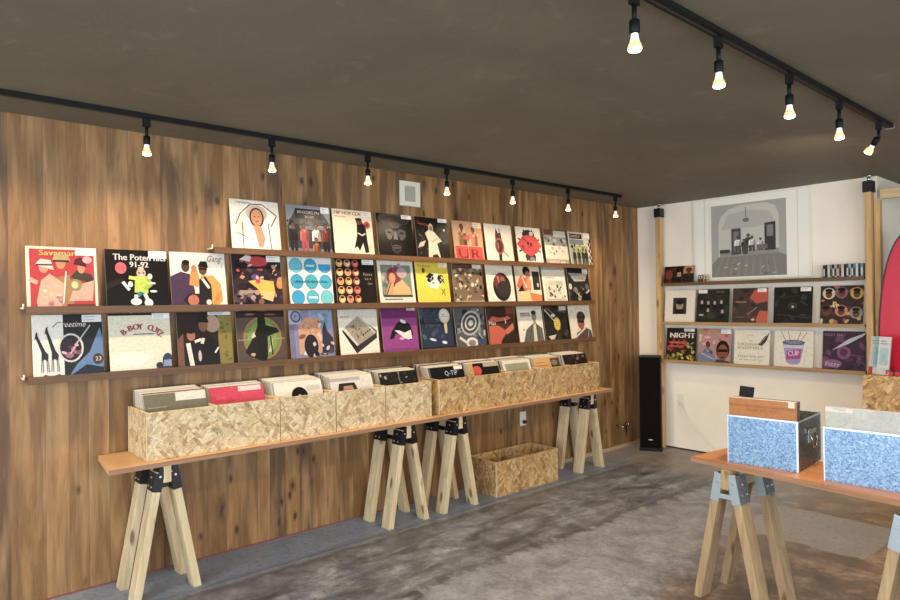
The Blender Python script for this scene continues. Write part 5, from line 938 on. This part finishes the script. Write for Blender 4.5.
# ---------------------------------------------------------------- track lighting
def track(label, x, y0, y1):
    t = thing('lighting_track', label, 'lighting track', (x, y0, ZC))
    obj('rail', B((-0.018, 0, -0.022, 0.018, y1-y0, -0.0005)), M['black'], t, 0.002)
    obj('conductor_slot', B((-0.005, 0.01, -0.0235, 0.005, y1-y0-0.01, -0.0222)), M['slot'], t)
    obj('end_cap', B((-0.020, y1-y0, -0.024, 0.020, y1-y0+0.012, -0.0005)), M['bolt'] if x > 1 else M['black'], t)
    return t
track('black ceiling track along the wood wall with seven lamps', 0.375, -1.6, 4.92)
track('black ceiling track over the right of the room with its lamps', 2.63, -1.0, 4.12)
def lamp_proto():
    t = thing('track_lamp', 'x', 'lamp')
    obj('adapter', B((-0.012, -0.02, -0.048, 0.012, 0.02, 0.0)), M['black'], t, 0.002)
    bm = bmesh.new(); cyl(bm, (0, 0, -0.105), (0, 0, -0.048), 0.009, seg=12); obj('stem', bm, M['black'], t)
    bm = bmesh.new(); lathe(bm, [(0.012, 0.0), (0.0185, -0.004), (0.0185, -0.046), (0.015, -0.05)]); so = obj('socket', bm, M['black'], t); so.location = (0, 0, -0.098)
    bm = bmesh.new(); lathe(bm, [(0.013, 0.0), (0.0135, -0.012), (0.017, -0.026)]); obj('bulb_neck', bm, M['neck'], t).location = (0, 0, -0.1485)
    bm = bmesh.new(); lathe(bm, [(0.017, 0.0), (0.022, -0.010), (0.0255, -0.022), (0.0255, -0.027)]); b_ = obj('bulb', bm, M['bulb'], t); b_.location = (0, 0, -0.1747)
    bm = bmesh.new(); lathe(bm, [(0.024, 0.0), (0.0225, -0.006), (0.012, -0.0105), (0.003, -0.012)]); f_ = obj('bulb_face', bm, M['glow'], t); f_.location = (0, 0, -0.202)
    return t
def lamp_light(parent_loc, direction, power=LAMP_W):
    l = bpy.data.lights.new('track_lamp_light', 'SPOT'); l.energy = power; l.color = LAMP_COL; l.spot_size = R(165); l.spot_blend = 1.0; l.shadow_soft_size = 0.024
    o = bpy.data.objects.new('track_lamp_light', l); C.objects.link(o); o.location = Vector(parent_loc)+Vector(direction)*0.006
    o.rotation_euler = Vector(direction).to_track_quat('-Z', 'Y').to_euler()
LS = 0.84
proto = lamp_proto(); proto.scale = (LS, LS, LS); first = [True]
def lamp(x, y, label, power=LAMP_W):
    loc = (x, y, ZC-0.0235)
    if first[0]: proto.location = loc; proto['label'] = label; first[0] = False; t = proto
    else: t = dup(proto, loc, None, label)
    lamp_light((x, y, ZC-0.0235-0.2145*LS), (0, 0, -1), power)
    return t
xl = 0.375
ordn = ['first at the left', 'second from the left', 'third from the left, left of the wall vent', 'fourth from the left, right of the wall vent', 'third from the right end', 'second from the right end', 'last one at the right end by the corner']
for i, y in enumerate((0.995, 1.645, 2.275, 2.915, 3.56, 4.21, 4.86)): lamp(xl, y, 'black track lamp over the wood wall, ' + ordn[i])
lamp(xl, 0.34, 'lit track lamp over the wood wall, just beyond the left edge'); lamp(xl, -0.32, 'lit track lamp over the wood wall, well beyond the left edge')
xr = 2.63
ordr = ['mostly above the top edge of the picture', 'largest, leftmost of the fully visible ones', 'second of the fully visible ones', 'third of the fully visible ones, in the middle', 'fourth, just before the tilted end lamp']
for i, y in enumerate((1.03, 1.69, 2.205, 2.80, 3.36)): lamp(xr, y, 'black lamp on the right track, ' + ordr[i], LAMP_W*1.6)
t = dup(proto, (xr, 3.93, ZC-0.0235), None, 'lit track lamp tilted sideways at the far end of the right-hand track')
piv = Vector((0, 0, -0.085)); Rm = Matrix.Translation(piv) @ Matrix.Rotation(R(48), 4, Vector((0.55, 0.83, 0)).normalized()) @ Matrix.Translation(-piv)
for ch in t.children:
    if ch.name.split('.')[0] in ('socket', 'bulb_neck', 'bulb', 'bulb_face'):
        m_ = Rm @ Matrix.Translation(ch.location); ch.location = m_.to_translation(); ch.rotation_euler = m_.to_euler()
    if ch.name.split('.')[0] == 'stem': pass
p_ = Rm @ Vector((0, 0, -0.2145)); d_ = (Rm.to_3x3() @ Vector((0, 0, -1))).normalized()
lamp_light(Vector((xr, 3.93, ZC-0.0235))+p_*LS, d_, LAMP_W*1.6)
